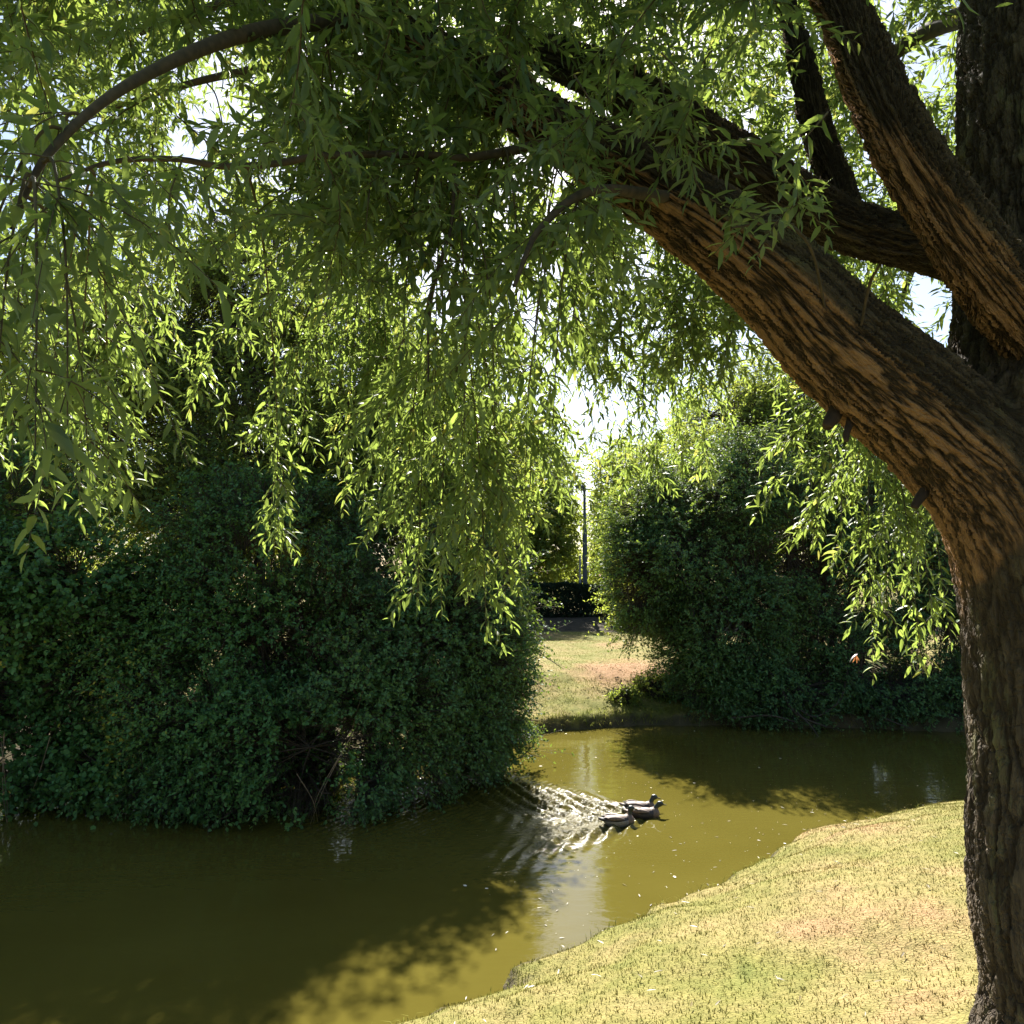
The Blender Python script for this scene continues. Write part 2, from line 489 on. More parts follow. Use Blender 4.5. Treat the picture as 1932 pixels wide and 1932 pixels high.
cd = bpy.data.cameras.new('camera'); cam = bpy.data.objects.new('camera', cd); C.objects.link(cam)
cam.location = (0, 0, CAM_Z); cam.rotation_euler = (math.pi / 2 + PITCH, 0, 0)
cd.sensor_width = 36; cd.lens = 18 / (966 / F); cd.clip_start = .05; cd.clip_end = 2000
scene.camera = cam
vs = scene.view_settings
vs.view_transform = 'Standard'; vs.look = 'None'; vs.exposure = 1.9; vs.gamma = 1; vs.use_curve_mapping = False
cy = scene.cycles
cy.max_bounces = 9; cy.diffuse_bounces = 5; cy.glossy_bounces = 4; cy.transmission_bounces = 5
cy.use_denoising = True
cy.sample_clamp_indirect = 6
cy.caustics_reflective = False; cy.caustics_refractive = False

# ------------------------------------------------------------------ terrain
NEAR = [(-60, -2), (-25, 1.5), (-10, 3.6), (-5, 4.3), (-2.2, 5.0), (-.35, 6.1), (.5, 7.2), (1.3, 8.0), (2.4, 8.8), (3.4, 9.9), (4.5, 10.5),
        (5.6, 11.1), (6.7, 11.3), (9, 11.9), (14, 12.6), (25, 14), (60, 17)]
FAR = [(60, 24), (25, 19), (14, 17.2), (10.1, 16.7), (6.4, 17.4), (3.6, 17.8), (2, 17.4), (.4, 16.7), (-.4, 15.9), (-1.6, 14.4), (-2.8, 13.0),
       (-4.8, 12.6), (-8.6, 13), (-15, 12.5), (-30, 11), (-60, 9)]


def chaikin(p, it=2):
    p = np.array(p, float)
    for _ in range(it):
        a, b = p[:-1], p[1:]
        q = np.empty((2 * len(a), 2))
        q[0::2] = .75 * a + .25 * b; q[1::2] = .25 * a + .75 * b
        p = np.vstack([p[:1], q, p[-1:]])
    return p


POLY = np.vstack([chaikin(NEAR), chaikin(FAR)])


def pond_dist(x, y):
    """positive on land, negative in the water"""
    pts = np.stack([x.ravel(), y.ravel()], 1)
    a = POLY; b = np.roll(POLY, -1, 0)
    best = np.full(len(pts), 1e9); inside = np.zeros(len(pts), bool)
    for (ax, ay), (bx, by) in zip(a, b):
        ex, ey = bx - ax, by - ay
        t = np.clip(((pts[:, 0] - ax) * ex + (pts[:, 1] - ay) * ey) / (ex * ex + ey * ey + 1e-12), 0, 1)
        best = np.minimum(best, np.hypot(pts[:, 0] - ax - t * ex, pts[:, 1] - ay - t * ey))
        if ay != by:
            c = ((ay > pts[:, 1]) != (by > pts[:, 1])) & (pts[:, 0] < ex * (pts[:, 1] - ay) / (by - ay) + ax)
            inside ^= c
    return np.where(inside, -best, best).reshape(x.shape)


def sstep(a, b, x):
    t = np.clip((x - a) / (b - a), 0, 1)
    return t * t * (3 - 2 * t)


def ground_z(x, y):
    x = np.asarray(x, float); y = np.asarray(y, float)
    p3 = np.stack([x, y, np.zeros_like(x)], -1)
    d = pond_dist(x, y) + (vnoise(p3, 1.6, 1.0) - .5) * .34 + (vnoise(p3, 5.0, 2.0) - .5) * .12
    dl = np.maximum(d, 0)
    near = .10 * (1 - np.exp(-dl / .06)) + 1.85 * (1 - np.exp(-dl * .24))
    far = .20 * sstep(0, .14, dl) + .76 * sstep(-.6, 3.6, dl) + .06 * sstep(2, 12, dl)
    far = far + .40 * sstep(31.6, 35.8, y)
    side = np.where(x > -1, 0, 0)
    mid = np.interp(x, [-60, -10, -2, 3, 7, 14, 60], [4, 8, 10, 13, 14, 15, 20])
    wgt = sstep(-1.2, 1.2, y - mid)
    z = near * (1 - wgt) + far * wgt
    z = np.where(d < 0, np.maximum(-1.2, d * 1.6 - .02), z)
    bump = (vnoise(p3, .45, 4.0) - .5) * .10 + (vnoise(p3, 2.2, 6.0) - .5) * .035
    return z + np.where(d > 0, bump * sstep(0, .8, dl), 0), d


def axis(segs):
    out = []
    for a, b, s in segs:
        out.append(np.arange(a, b, s))
    return np.concatenate(out + [[segs[-1][1]]])


xs = axis([(-400, -60, 20), (-60, -20, 2), (-20, -9, .4), (-9, 9, .09), (9, 22, .4), (22, 60, 2), (60, 400, 20)])
ys = axis([(-300, -30, 20), (-30, -6, 1.5), (-6, 3, .3), (3, 20, .09), (20, 38, .3), (38, 80, 2), (80, 900, 30)])
X, Y = np.meshgrid(xs, ys)
Z, D = ground_z(X, Y)
nx, ny = len(xs), len(ys)
gi = (np.arange(ny - 1)[:, None] * nx + np.arange(nx - 1)[None]).ravel()
quads = np.stack([gi, gi + 1, gi + nx + 1, gi + nx], 1)
soil_shade = np.clip(sstep(31.4, 32.2, Y) * (1 - sstep(38, 44, Y)) * .96, 0, 1)  # dark strip below the hedge: soil with hedge and tree shade in its colour
soil_shade = np.maximum(soil_shade, (D < .10) * .85)
# bare trodden earth under the thickets
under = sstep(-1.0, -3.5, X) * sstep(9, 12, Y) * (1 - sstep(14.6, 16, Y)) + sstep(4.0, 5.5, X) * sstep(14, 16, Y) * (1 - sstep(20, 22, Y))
soil_shade = np.maximum(soil_shade, np.clip(under, 0, 1) * .85)
g = link('ground', mesh_from('ground', np.stack([X, Y, Z], -1).reshape(-1, 3), [quads], True, {'soil_shade': soil_shade.ravel()}), ground_mat())
tag(g, kind='structure')

# ------------------------------------------------------------------ water with the birds' wake
DUCKS = [  # x, y of the body centre, heading (0 = to the right, positive = away), neck
    (*G(1216, 1541)[:2], R(8), 0),
    (*G(1208, 1529)[:2], R(4), 1),
    (*G(1168, 1555)[:2], R(16), 2)]
DUCKS = [(x, y, h, k) for x, y, h, k in DUCKS]
wxs = axis([(-60, -14, 2), (-14, -3.6, .2), (-3.6, 2.6, .022), (2.6, 12, .2), (12, 60, 2)])
wys = axis([(-6, 3, .5), (3, 8.2, .12), (8.2, 14.8, .022), (14.8, 19, .12), (19, 27, .6)])
WX, WY = np.meshgrid(wxs, wys)
WZ = np.zeros_like(WX); chop = np.zeros_like(WX)
th = np.concatenate([np.linspace(-1.28, -.55, 30), np.linspace(.55, 1.28, 30)])
for k, (dx, dy, hd, kk) in enumerate(DUCKS):
    bx = -(WX - dx) * math.cos(hd * .3) - (WY - dy) * math.sin(hd * .3)      # distance behind
    ly = -(WX - dx) * math.sin(hd * .3) + (WY - dy) * math.cos(hd * .3)
    reach = (bx > -.3) & (bx < 6) & (np.abs(ly) < 4.2)
    b_, l_ = bx[reach], ly[reach]
    l_ = l_ + .10 * np.sin(b_ * 1.3 + k * 2)
    ls = l_ / (1.75 + .12 * b_)
    h = np.zeros_like(b_)
    k0 = 2 * math.pi / .30
    for t in th:
        kk0 = k0 / math.cos(t) ** 2
        amp = math.exp(-(kk0 / 85) ** 2)
        if amp < .01: continue
        h += amp * np.cos(kk0 * ((b_ + .15) * math.cos(t) + ls * math.sin(t)) + k)
    ratio = np.abs(ls) / np.maximum(b_ + .35, .05)
    env = (1 - sstep(.34, .60, ratio)) * sstep(-.15, .25, b_) * np.exp(-b_ / 4.2) * (1 - sstep(3.6, 5.6, b_))
    nb = vnoise(np.stack([b_ * .8, l_ * 2.0, np.zeros_like(b_) + k], -1), 1.6, 11)
    env = env * np.where(l_ < -.2, np.exp(-np.maximum(b_ - .4, 0) / .7), 1.0)
    WZ[reach] += np.clip(h * env * .0042 * (.3 + 1.2 * nb), -.022, .022)
    c = (1 - sstep(.28, .50, ratio)) * sstep(-.3, .1, b_) * (1 - sstep(.8, 2.5, b_))
    c = np.maximum(c, .8 * np.exp(-((b_ - .05) ** 2 + (l_ * 1.6) ** 2) / .09))
    c = c * np.clip(.15 + 1.35 * vnoise(np.stack([b_ * .8, l_ * 3.0, b_ * 0], -1), 1.7, 51), 0, 1)
    chop[reach] = np.maximum(chop[reach], c * (.3 + .8 * vnoise(np.stack([b_, l_, b_ * 0], -1), 3.0, 21)))
fine = vnoise(np.stack([WX * .8, WY * 1.25, WX * 0], -1), 9.0, 41) - .5 + .5 * (vnoise(np.stack([WX, WY * 1.3, WX * 0], -1), 19.0, 43) - .5)
WZ += chop * fine * .028
far_chop = np.exp(-((WX + 1.0) / 1.6) ** 2 - ((WY - 12.2) / 1.1) ** 2) * .16
chop = np.maximum(chop, far_chop * vnoise(np.stack([WX * .7, WY * 1.6, WX * 0], -1), 1.5, 31))
nx, ny = len(wxs), len(wys)
gi = (np.arange(ny - 1)[:, None] * nx + np.arange(nx - 1)[None]).ravel()
quads = np.stack([gi, gi + 1, gi + nx + 1, gi + nx], 1)
wat = link('water', mesh_from('water', np.stack([WX, WY, WZ], -1).reshape(-1, 3), [quads], True, {'chop': chop.ravel()}), water_mat())
tag(wat, kind='structure')


# ------------------------------------------------------------------ grass (uncountable)
def blades(name, n, xr, yr, hgt, wid, mat, label, dmin=.1, dmax=99, lean=.5, clump=0.0, ok=None):
    x = RNG.uniform(*xr, n); y = RNG.uniform(*yr, n)
    z, d = ground_z(x, y)
    keep = (d > dmin) & (d < dmax)
    if ok is not None: keep &= ok(x, y, d)
    if clump:
        keep &= vnoise(np.stack([x, y, x * 0], -1), 2.5, 14) > clump
    x, y, z = x[keep], y[keep], z[keep]
    n = len(x)
    a = RNG.uniform(0, 6.283, n)
    h = hgt * (.5 + RNG.random(n))
    up = nrm(np.stack([np.cos(a) * lean * RNG.random(n), np.sin(a) * lean * RNG.random(n), np.ones(n)], 1))
    sd_ = np.stack([-np.sin(a), np.cos(a), np.zeros(n)], 1)
    b = np.stack([x, y, z - .01], 1)
    wv = sd_ * (wid * (.6 + .8 * RNG.random(n)))[:, None]
    midp = b + up * h[:, None] * .55
    tip = b + up * h[:, None] + np.stack([np.cos(a), np.sin(a), -np.ones(n) * .6], 1) * (h * lean * .6)[:, None]
    V = np.stack([b - wv, b + wv, midp + wv * .8, midp - wv * .8, tip], 1).reshape(-1, 3)
    o = (np.arange(n) * 5)[:, None]
    ob = link(name, mesh_from(name, V, [o + np.array([[0, 1, 2, 3]]), o + np.array([[3, 2, 4]])], False, {'rnd': np.repeat(RNG.random(n), 5)}), mat)
    tag(ob, label, 'grass', kind='stuff')
    return ob


M_BLADE = blade_mat()
M_BLADEG = blade_mat('bank_grass_blade', .3)
blades('lawn_grass', 190000, (-1.5, 9), (4.2, 12.2), .026, .0032, M_BLADE, 'short sun dried mown grass on the near bank', .05)
blades('bank_edge_grass', 9000, (-1.5, 9), (5, 12.4), .09, .003, M_BLADEG, 'ragged longer grass along the edge of the near bank', .02, .30, .8, .45)
blades('far_lawn_grass', 60000, (-3, 7), (16, 31.3), .028, .007, M_BLADE, 'dry yellow mown lawn across the water', .9, 99, .6)
blades('far_bank_grass', 16000, (-2.5, 6.5), (15, 20), .055, .006, M_BLADEG, 'rough green grass hanging over the far bank', .03, 2.2, .9, .25)
blades('far_edge_grass', 26000, (-2.5, 9), (14, 19), .20, .006, M_BLADEG, 'long grass drooping over the far water edge', .0, .28, 1.3)

# ------------------------------------------------------------------ leafy trees and bushes


def E(px, py, y, rx, rz, ry):
    c = P(px, py, y)
    k = y / F
    return (c, np.array([rx * k, ry, rz * k]))


def plant(name, label, cat, base, ells, ntw, nl, leaf_len, mat, V=DIA_V, T=DIA_T, aspect=.62, twig=.28, ns=1.2, thr=.42, inner=.5,
          trunk_r=.09, stems=None, group=None, up=.25, droop=.25, limb_frac=.05, extra=None, parts=('trunk', 'crown')):
    root = empty(name, base, label, cat, group)
    b, o = crown_twigs(ells, int(ntw * 2.1), ns, thr + .02, inner)
    pos, ld, nn, ll, tint, tend = twig_leaves(b, o, twig, nl, leaf_len, up, droop)
    zok = pos[:, 2] > .02
    pos, ld, nn, ll, tint = pos[zok], ld[zok], nn[zok], ll[zok], tint[zok]
    wd = ll * aspect * (.8 + .4 * RNG.random(len(ll)))
    link(parts[1], leaf_mesh(parts[1], pos, ld, nn, ll, wd, tint, V, T), mat, root)
    # skeleton: stems from the base to every lobe, boughs to some twigs, all twigs
    tb = Tubes()
    base = np.array(base, float)
    cs = np.array([e[0] for e in ells]); rs = np.array([e[1] for e in ells])
    order = np.argsort(cs[:, 2])
    top = cs[order[-1]]
    st = stems or [(base, trunk_r)]
    nodes = []
    for sb, r in st:
        sb = np.array(sb, float)
        mid = sb * .5 + np.array([sb[0] * .7 + top[0] * .3, sb[1] * .7 + top[1] * .3, (sb[2] + top[2]) / 2]) * .5 + RNG.normal(size=3) * [.15, .1, .1]
        line = spline([sb - [0, 0, .2], mid, top * .8 + sb * .2 + [0, 0, .1], top], 14)
        tb.add(line, np.linspace(r, r * .25, 14), 8)
        nodes.append(line)
    nodes = np.concatenate(nodes)
    for c, rr in zip(cs, rs):
        k = np.argmin(np.linalg.norm(nodes - c, axis=1) + np.maximum(nodes[:, 2] - c[2] + .3, 0) * 1.5)
        s = nodes[k]
        m_ = (s + c) / 2 + RNG.normal(size=3) * .15 + [0, 0, .15]
        ln = spline([s, m_, c, c + rr * nrm(c - s) * .6], 10)
        tb.add(ln, np.linspace(trunk_r * .5, trunk_r * .13, 10), 6)
        sel = np.where(np.sum(((b - c) / rr) ** 2, 1) < 1.15)[0]
        if len(sel):
            for q in RNG.choice(sel, size=min(len(sel), max(4, int(len(sel) * limb_frac))), replace=False):
                s2 = ln[RNG.integers(3, 9)]
                m2 = (s2 + b[q]) / 2 + RNG.normal(size=3) * .08
                tb.add(spline([s2, m2, b[q], tend[q]], 6), np.linspace(trunk_r * .14, .004, 6), 4)
    back = b - o * (.25 + .2 * RNG.random((len(b), 1)))
    tb.segs(back, b, .005, .004); tb.segs(b, tend, .004, .002)
    if extra: extra(tb)
    tb.build(parts[0], M_BARKTHIN, root)
    return root


def gz(x, y):
    return float(ground_z(np.array([x]), np.array([y]))[0][0])


def on_ground(px, y, dz=0):
    x = P(px, 1300, y)[0]
    return (x, y, gz(x, y) + dz)


plant('hawthorn_bush', 'dense dark hawthorn bush whose right side leans over the sunlit water and frames the lawn', 'bush', on_ground(760, 13.8),
      [E(800, 1210, 12.7, 190, 190, 1.2), E(925, 1190, 13.6, 95, 130, .9), E(700, 1350, 11.7, 160, 170, 1.0), E(850, 1370, 12.6, 120, 90, .8),
       E(925, 1310, 13.4, 75, 90, .6), E(680, 1480, 11.0, 75, 70, .5), E(790, 1090, 13.2, 190, 130, 1.0), E(900, 1425, 13.4, 60, 40, .4), E(955, 1395, 13.6, 45, 30, .4), E(620, 1240, 12.2, 160, 170, 1)],
      9800, 11, .057, M_HAW, trunk_r=.07, ns=1.7, thr=.43, stems=[(on_ground(700, 13.6), .07), (on_ground(760, 14), .08), (on_ground(820, 14.4), .06)], group='bushes along the left bank')
plant('hawthorn_bush', 'dark hawthorn bush hanging over the shaded water with yellow leaves low in it', 'bush', on_ground(450, 13.6),
      [E(480, 1190, 12.2, 200, 190, 1.2), E(400, 1370, 11.6, 180, 130, 1.0), E(560, 1410, 11.3, 150, 110, .8), E(350, 1480, 11.2, 130, 65, .6), E(600, 1490, 11.1, 90, 60, .5),
       E(320, 1180, 12.4, 140, 160, 1.1), E(500, 1010, 13, 190, 130, 1.1), E(470, 1500, 11.1, 100, 50, .5), E(570, 1450, 12, 130, 80, .7), E(500, 1440, 12.6, 150, 60, .6), E(635, 1400, 11.8, 95, 120, .8), E(600, 1330, 12.3, 120, 120, .9), E(250, 1400, 12.2, 120, 100, .7), E(230, 1225, 12.4, 160, 85, .9), E(330, 1300, 12.4, 110, 90, .8), E(480, 1300, 12.6, 150, 90, .9)],
      12500, 11, .056, M_BRAM, V=OVAL_V, T=OVAL_T, aspect=.62, trunk_r=.06, ns=1.8, thr=.44, stems=[(on_ground(380, 13.5), .06), (on_ground(480, 13.4), .07)], group='bushes along the left bank')
plant('bramble_thicket', 'bramble thicket of broad round leaves at the left edge above the dark water', 'bush', on_ground(40, 13.7),
      [E(110, 1090, 12, 180, 120, 1.1), E(-20, 1130, 11.8, 150, 170, 1.0), E(200, 1270, 12, 120, 70, .8), E(30, 1400, 11.6, 150, 70, .7), E(190, 1450, 11.5, 120, 75, .6),
       E(-120, 1300, 11.5, 130, 200, 1.0), E(0, 960, 12.6, 190, 110, 1.0), E(-10, 1300, 11.2, 40, 120, .5), E(-20, 1480, 11.4, 130, 60, .6), E(100, 1490, 12.3, 140, 50, .6), E(-160, 1450, 11.6, 120, 90, .8), E(70, 1205, 12.3, 130, 55, .8), E(60, 1350, 12.2, 120, 50, .7)],
      7500, 9, .07, M_BRAM, V=OVAL_V, T=OVAL_T, aspect=.8, trunk_r=.05, ns=1.5, thr=.46, stems=[(on_ground(20, 13.8), .05), (on_ground(120, 13.7), .05)], group='bushes along the left bank')
plant('ash_tree', 'tall many stemmed tree with a pale sunlit top behind the left bank bushes', 'tree', on_ground(560, 15.6),
      [E(400, 440, 16, 120, 110, 1.5), E(520, 520, 16, 150, 130, 1.6), E(650, 600, 16, 130, 120, 1.6), E(300, 640, 15.8, 150, 140, 1.6), E(480, 700, 15.6, 190, 150, 1.7),
       E(690, 760, 15.5, 150, 150, 1.6), E(840, 900, 15.2, 120, 150, 1.3), E(560, 880, 15, 220, 150, 1.5), E(800, 740, 15.8, 80, 90, 1.1), E(200, 820, 15.4, 170, 150, 1.5), E(910, 890, 15.8, 85, 130, 1.2),
       E(120, 640, 17, 140, 130, 1.6), E(720, 980, 14.6, 170, 110, 1.2), E(380, 960, 14.6, 170, 110, 1.2)],
      17000, 10, .075, M_TREE, trunk_r=.12, ns=.9, thr=.43, stems=[(on_ground(560, 15.6), .12), (on_ground(620, 15.7), .11), (on_ground(500, 15.5), .09), (on_ground(680, 15.8), .10)], twig=.36, limb_frac=.03)
plant('elder_tree', 'leafy tree at the far left edge behind the brambles', 'tree', on_ground(-60, 16.5),
      [E(-90, 760, 17, 200, 170, 2), E(60, 830, 17, 140, 150, 1.6), E(-60, 1000, 16.5, 220, 150, 1.8), E(-250, 700, 18, 220, 220, 2.2)],
      6500, 10, .075, M_TREE, trunk_r=.12, ns=.9, thr=.44, twig=.36)

# right bank
plant('hawthorn_tree', 'hawthorn on the right of the lawn with a bright sunlit left edge', 'tree', on_ground(1330, 19.3),
      [E(1300, 1050, 18.8, 125, 160, 1.6), E(1205, 1090, 18.6, 60, 130, 1.1), E(1338, 1215, 18.4, 100, 100, 1.2), E(1380, 930, 19.4, 120, 120, 1.6), E(1350, 1310, 18.0, 85, 50, .8),
       E(1230, 970, 19, 90, 90, 1.2), E(1410, 1150, 18.4, 110, 150, 1.4), E(1345, 1285, 18.2, 75, 60, .8), E(1420, 1290, 18, 110, 75, .9)],
      10500, 10, .062, M_HAW, trunk_r=.1, ns=1.3, thr=.43, stems=[(on_ground(1330, 19.2), .09), (on_ground(1400, 19.3), .09)], group='trees on the right bank')
plant('hawthorn_tree', 'dark hawthorn overhanging the shaded water straight above the near bank', 'tree', on_ground(1580, 19.2),
      [E(1530, 1080, 18.8, 150, 200, 1.7), E(1650, 1040, 19, 150, 200, 1.7), E(1600, 1240, 18.2, 170, 110, 1.2), E(1500, 1300, 17.8, 120, 65, .9), E(1680, 1310, 17.8, 120, 65, .8), E(1580, 1320, 18.4, 150, 50, .8)],
      9000, 10, .062, M_HAW, trunk_r=.1, ns=1.3, thr=.44, stems=[(on_ground(1540, 19.1), .1), (on_ground(1620, 19.2), .09)], group='trees on the right bank')
plant('hawthorn_tree', 'dark hawthorn half hidden behind the willow trunk', 'tree', on_ground(1850, 18.8),
      [E(1780, 1160, 18.6, 140, 170, 1.5), E(1930, 1090, 18.8, 180, 230, 1.7), E(1800, 1310, 17.8, 120, 65, .9), E(1950, 1290, 17.8, 140, 90, 1.0), E(2150, 1100, 19, 200, 240, 2)],
      7000, 10, .062, M_HAW, trunk_r=.1, ns=1.3, thr=.44, stems=[(on_ground(1800, 18.7), .1), (on_ground(1930, 18.8), .09)], group='trees on the right bank')
plant('field_maple', 'taller yellow green tree rising behind the right bank hawthorns', 'tree', on_ground(1500, 22.5),
      [E(1480, 830, 22.5, 150, 100, 2), E(1600, 860, 22.5, 150, 120, 2), E(1420, 900, 22, 130, 120, 1.8), E(1750, 880, 22.5, 150, 150, 2), E(1540, 980, 22, 200, 140, 2), E(1330, 960, 22.5, 120, 110, 1.8), E(1900, 900, 23, 200, 220, 2), E(1220, 1000, 21, 90, 110, 1.2), E(1190, 1090, 20.5, 60, 90, 1), E(1250, 900, 22, 90, 80, 1.3), E(1380, 790, 22.5, 110, 80, 1.5), E(1500, 740, 23, 130, 90, 1.6)],  # leftmost lobes: brighter leaves added as the hawthorn's sunlit edge
      10500, 10, .085, M_TREE, trunk_r=.14, ns=.8, thr=.44, twig=.4)

# trees beyond the hedge
BK = [
    ('oak_tree', 'dark oak beyond the hedge just left of the lamp post', 1000, 40, [(1000, 930, 80, 120), (1040, 1010, 45, 90), (950, 1040, 80, 70), (960, 850, 60, 60)], M_TREE),
    ('oak_tree', 'tree beyond the hedge filling the space behind the hawthorn bush', 860, 43, [(860, 950, 110, 150), (780, 900, 90, 120), (900, 1060, 110, 60)], M_TREE),
    ('lime_tree', 'pale sunlit tree beyond the hedge right of the lamp post', 1200, 41, [(1185, 1010, 55, 80), (1175, 920, 48, 85), (1230, 950, 70, 90), (1160, 1070, 45, 40), (1290, 900, 80, 110)], M_TREE),
    ('lime_tree', 'tree beyond the hedge behind the right bank hawthorns', 1420, 44, [(1420, 960, 110, 130), (1520, 930, 110, 150)], M_TREE),
    ('oak_tree', 'low far tree at the foot of the lamp post', 1090, 60, [(1070, 1075, 40, 30), (1130, 1070, 45, 34), (1110, 1085, 60, 25)], M_TREE),
    ('oak_tree', 'far tree behind the many stemmed tree', 520, 42, [(520, 980, 160, 130), (380, 960, 140, 140)], M_TREE),
    ('oak_tree', 'far tree seen past the left edge bramble', 120, 44, [(120, 990, 150, 130), (-60, 960, 150, 150)], M_TREE),
    ('oak_tree', 'far tree behind the willow trunk', 1750, 46, [(1750, 980, 170, 140), (1950, 960, 170, 160)], M_TREE),
]
for nm, lab, px, y, els, mt in BK:
    plant(nm, lab, 'tree', on_ground(px, y), [E(a, b_, y, c, d_, 1.8) for a, b_, c, d_ in els], 2600, 9, .17, mt, trunk_r=.2, ns=.5, thr=.40, twig=.7, group='trees beyond the hedge')

# clipped hedge
hx0, hx1 = P(880, 1100, 36)[0], P(1420, 1100, 36)[0]
hr = empty('hedge', ((hx0 + hx1) / 2, 36.4, gz(3, 36.4)), 'dark clipped hedge across the end of the sunny lawn', 'hedge')
nh = 70000
hx = RNG.uniform(hx0, hx1, nh); face = RNG.random(nh)
top = 2.82 + .10 * (vnoise(np.stack([hx, hx * 0, hx * 0], -1), .9, 2) - .5) * 2 + .12 * np.exp(-((hx - P(1065, 1100, 36)[0]) / .8) ** 2)
hz = 1.36 + (top - 1.36) * np.where(face < .65, RNG.random(nh), np.where(face < .8, 1, RNG.random(nh)))
hy = np.where(face < .65, RNG.uniform(36.0, 36.25, nh), np.where(face < .8, RNG.uniform(36.0, 36.9, nh), RNG.uniform(36.3, 36.9, nh))) + RNG.normal(size=nh) * .05
hp = np.stack([hx, hy, hz + RNG.normal(size=nh) * .03], 1)
link('hedge_leaves', leaf_mesh('hedge_leaves', hp, rdir(nh) + [0, -.3, .3], rdir(nh) + [0, -.6, .4], .10 * (.6 + RNG.random(nh)), .05 * (.6 + RNG.random(nh)), RNG.random(nh), DIA_V, DIA_T), M_HEDGE, hr)
tb = Tubes()
for x in np.arange(hx0 + .2, hx1, .45):
    tb.add(spline([(x, 36.45, 1.2), (x + random.uniform(-.1, .1), 36.45, 2), (x + random.uniform(-.2, .2), 36.45, 2.7)], 6), np.linspace(.04, .012, 6), 5)
    for k in range(12):
        z = random.uniform(1.4, 2.6)
        tb.add([(x, 36.45, z), (x + random.uniform(-.35, .35), 36.45 + random.choice((-.42, .42)), z + .2)], [.012, .005], 4)
tb.build('stems', M_BARKTHIN, hr)

# ------------------------------------------------------------------ lamp post and plain post
M_POST = simple_mat('dark_painted_metal', (.055, .07, .085), .5, 0.2, col2=(.04, .05, .06), scale=3)
M_GREY = simple_mat('grey_metal', (.30, .32, .34), .5, .3, col2=(.24, .25, .27), scale=4)
M_LENS = simple_mat('lamp_glass', (.5, .52, .52), .25, 0, col2=(.45, .46, .46), scale=4)
px_ = P(1104, 1100, 38)
lp = empty('lamp_post', (px_[0], 38, gz(px_[0], 38)), 'dark lamp post with a lantern head standing beyond the hedge in the gap of sky', 'lamp post')
b0 = gz(px_[0], 38)


def lathe(name, prof, mat, parent, cx, cyy, sides=20):
    t = Tubes()
    p = np.array([[cx, cyy, z] for r, z in prof]); r = np.array([q[0] for q in prof])
    ang = np.arange(sides) * 2 * math.pi / sides
    v = np.stack([cx + r[:, None] * np.cos(ang), cyy + r[:, None] * np.sin(ang), np.repeat(p[:, 2:3], sides, 1)], -1).reshape(-1, 3)
    n = len(prof)
    i = np.arange(n - 1)[:, None] * sides; j = np.arange(sides)[None]; k = (j + 1) % sides
    f = np.stack([i + j, i + k, i + sides + k, i + sides + j], -1).reshape(-1, 4)
    return link(name, mesh_from(name, v, [f], True), mat, parent)


lathe('pole', [(.14, b0 - .1), (.13, b0 + .02), (.125, b0 + 1.4), (.12, b0 + 1.45), (.115, b0 + 4.3), (.075, b0 + 4.4), (.062, b0 + 6.3), (.001, b0 + 6.32)], M_POST, lp, px_[0], 38)
bmh = bmesh.new()
bmesh.ops.create_cube(bmh, size=1, matrix=Matrix.Translation((px_[0] - .2, 38, b0 + 6.27)) @ Matrix.Diagonal((.52, .26, .13, 1)))
bmesh.ops.bevel(bmh, geom=bmh.edges[:], offset=.035, segments=2, affect='EDGES')
me = bpy.data.meshes.new('lantern_head'); bmh.to_mesh(me); bmh.free()
lh = link('lantern_head', me, M_POST, lp)
bmh = bmesh.new()
bmesh.ops.create_cube(bmh, size=1, matrix=Matrix.Translation((px_[0] - .27, 38, b0 + 6.19)) @ Matrix.Diagonal((.32, .19, .06, 1)))
bmesh.ops.bevel(bmh, geom=bmh.edges[:], offset=.02, segments=2, affect='EDGES')
me = bpy.data.meshes.new('lens'); bmh.to_mesh(me); bmh.free()
o = bpy.data.objects.new('lens', me); C.objects.link(o); me.materials.append(M_LENS); o.parent = lh
lathe('collar', [(.085, b0 + 6.05), (.095, b0 + 6.08), (.095, b0 + 6.2), (.08, b0 + 6.205)], M_POST, lp, px_[0], 38)
q_ = P(1094.5, 1100, 38.6)
sp = empty('metal_post', (q_[0], 38.6, gz(q_[0], 38.6)), 'thin pale grey metal post standing close beside the lamp post', 'post')
zz = gz(q_[0], 38.6)
lathe('shaft', [(.07, zz - .1), (.06, zz), (.055, zz + 2.78)], M_GREY, sp, q_[0], 38.6, 14)
lathe('cap', [(.06, zz + 2.76), (.066, zz + 2.79), (.05, zz + 2.86), (.001, zz + 2.88)], M_GREY, sp, q_[0], 38.6, 14)

# ------------------------------------------------------------------ ducks
M_HEAD = simple_mat('duck_dark_head', (.02, .03, .022), .45, col2=(.012, .016, .014), scale=60)
M_BACK = simple_mat('duck_brown_back', (.19, .13, .095), .6, col2=(.10, .066, .048), scale=45)
M_FLANK = simple_mat('duck_dark_flank', (.035, .027, .023), .6, col2=(.015, .012, .011), scale=50)
M_PALE = simple_mat('duck_pale_flank', (.25, .22, .19), .6, col2=(.15, .13, .11), scale=55)
M_BILL = simple_mat('duck_bill', (.16, .14, .05), .4, col2=(.11, .09, .03), scale=30)


def blob(bm, c, r, rot=0.0):
    m = Matrix.Translation(c) @ Matrix.Rotation(rot, 4, 'Y') @ Matrix.Diagonal((*r, 1))
    bmesh.ops.create_uvsphere(bm, u_segments=24, v_segments=16, radius=1, matrix=m)


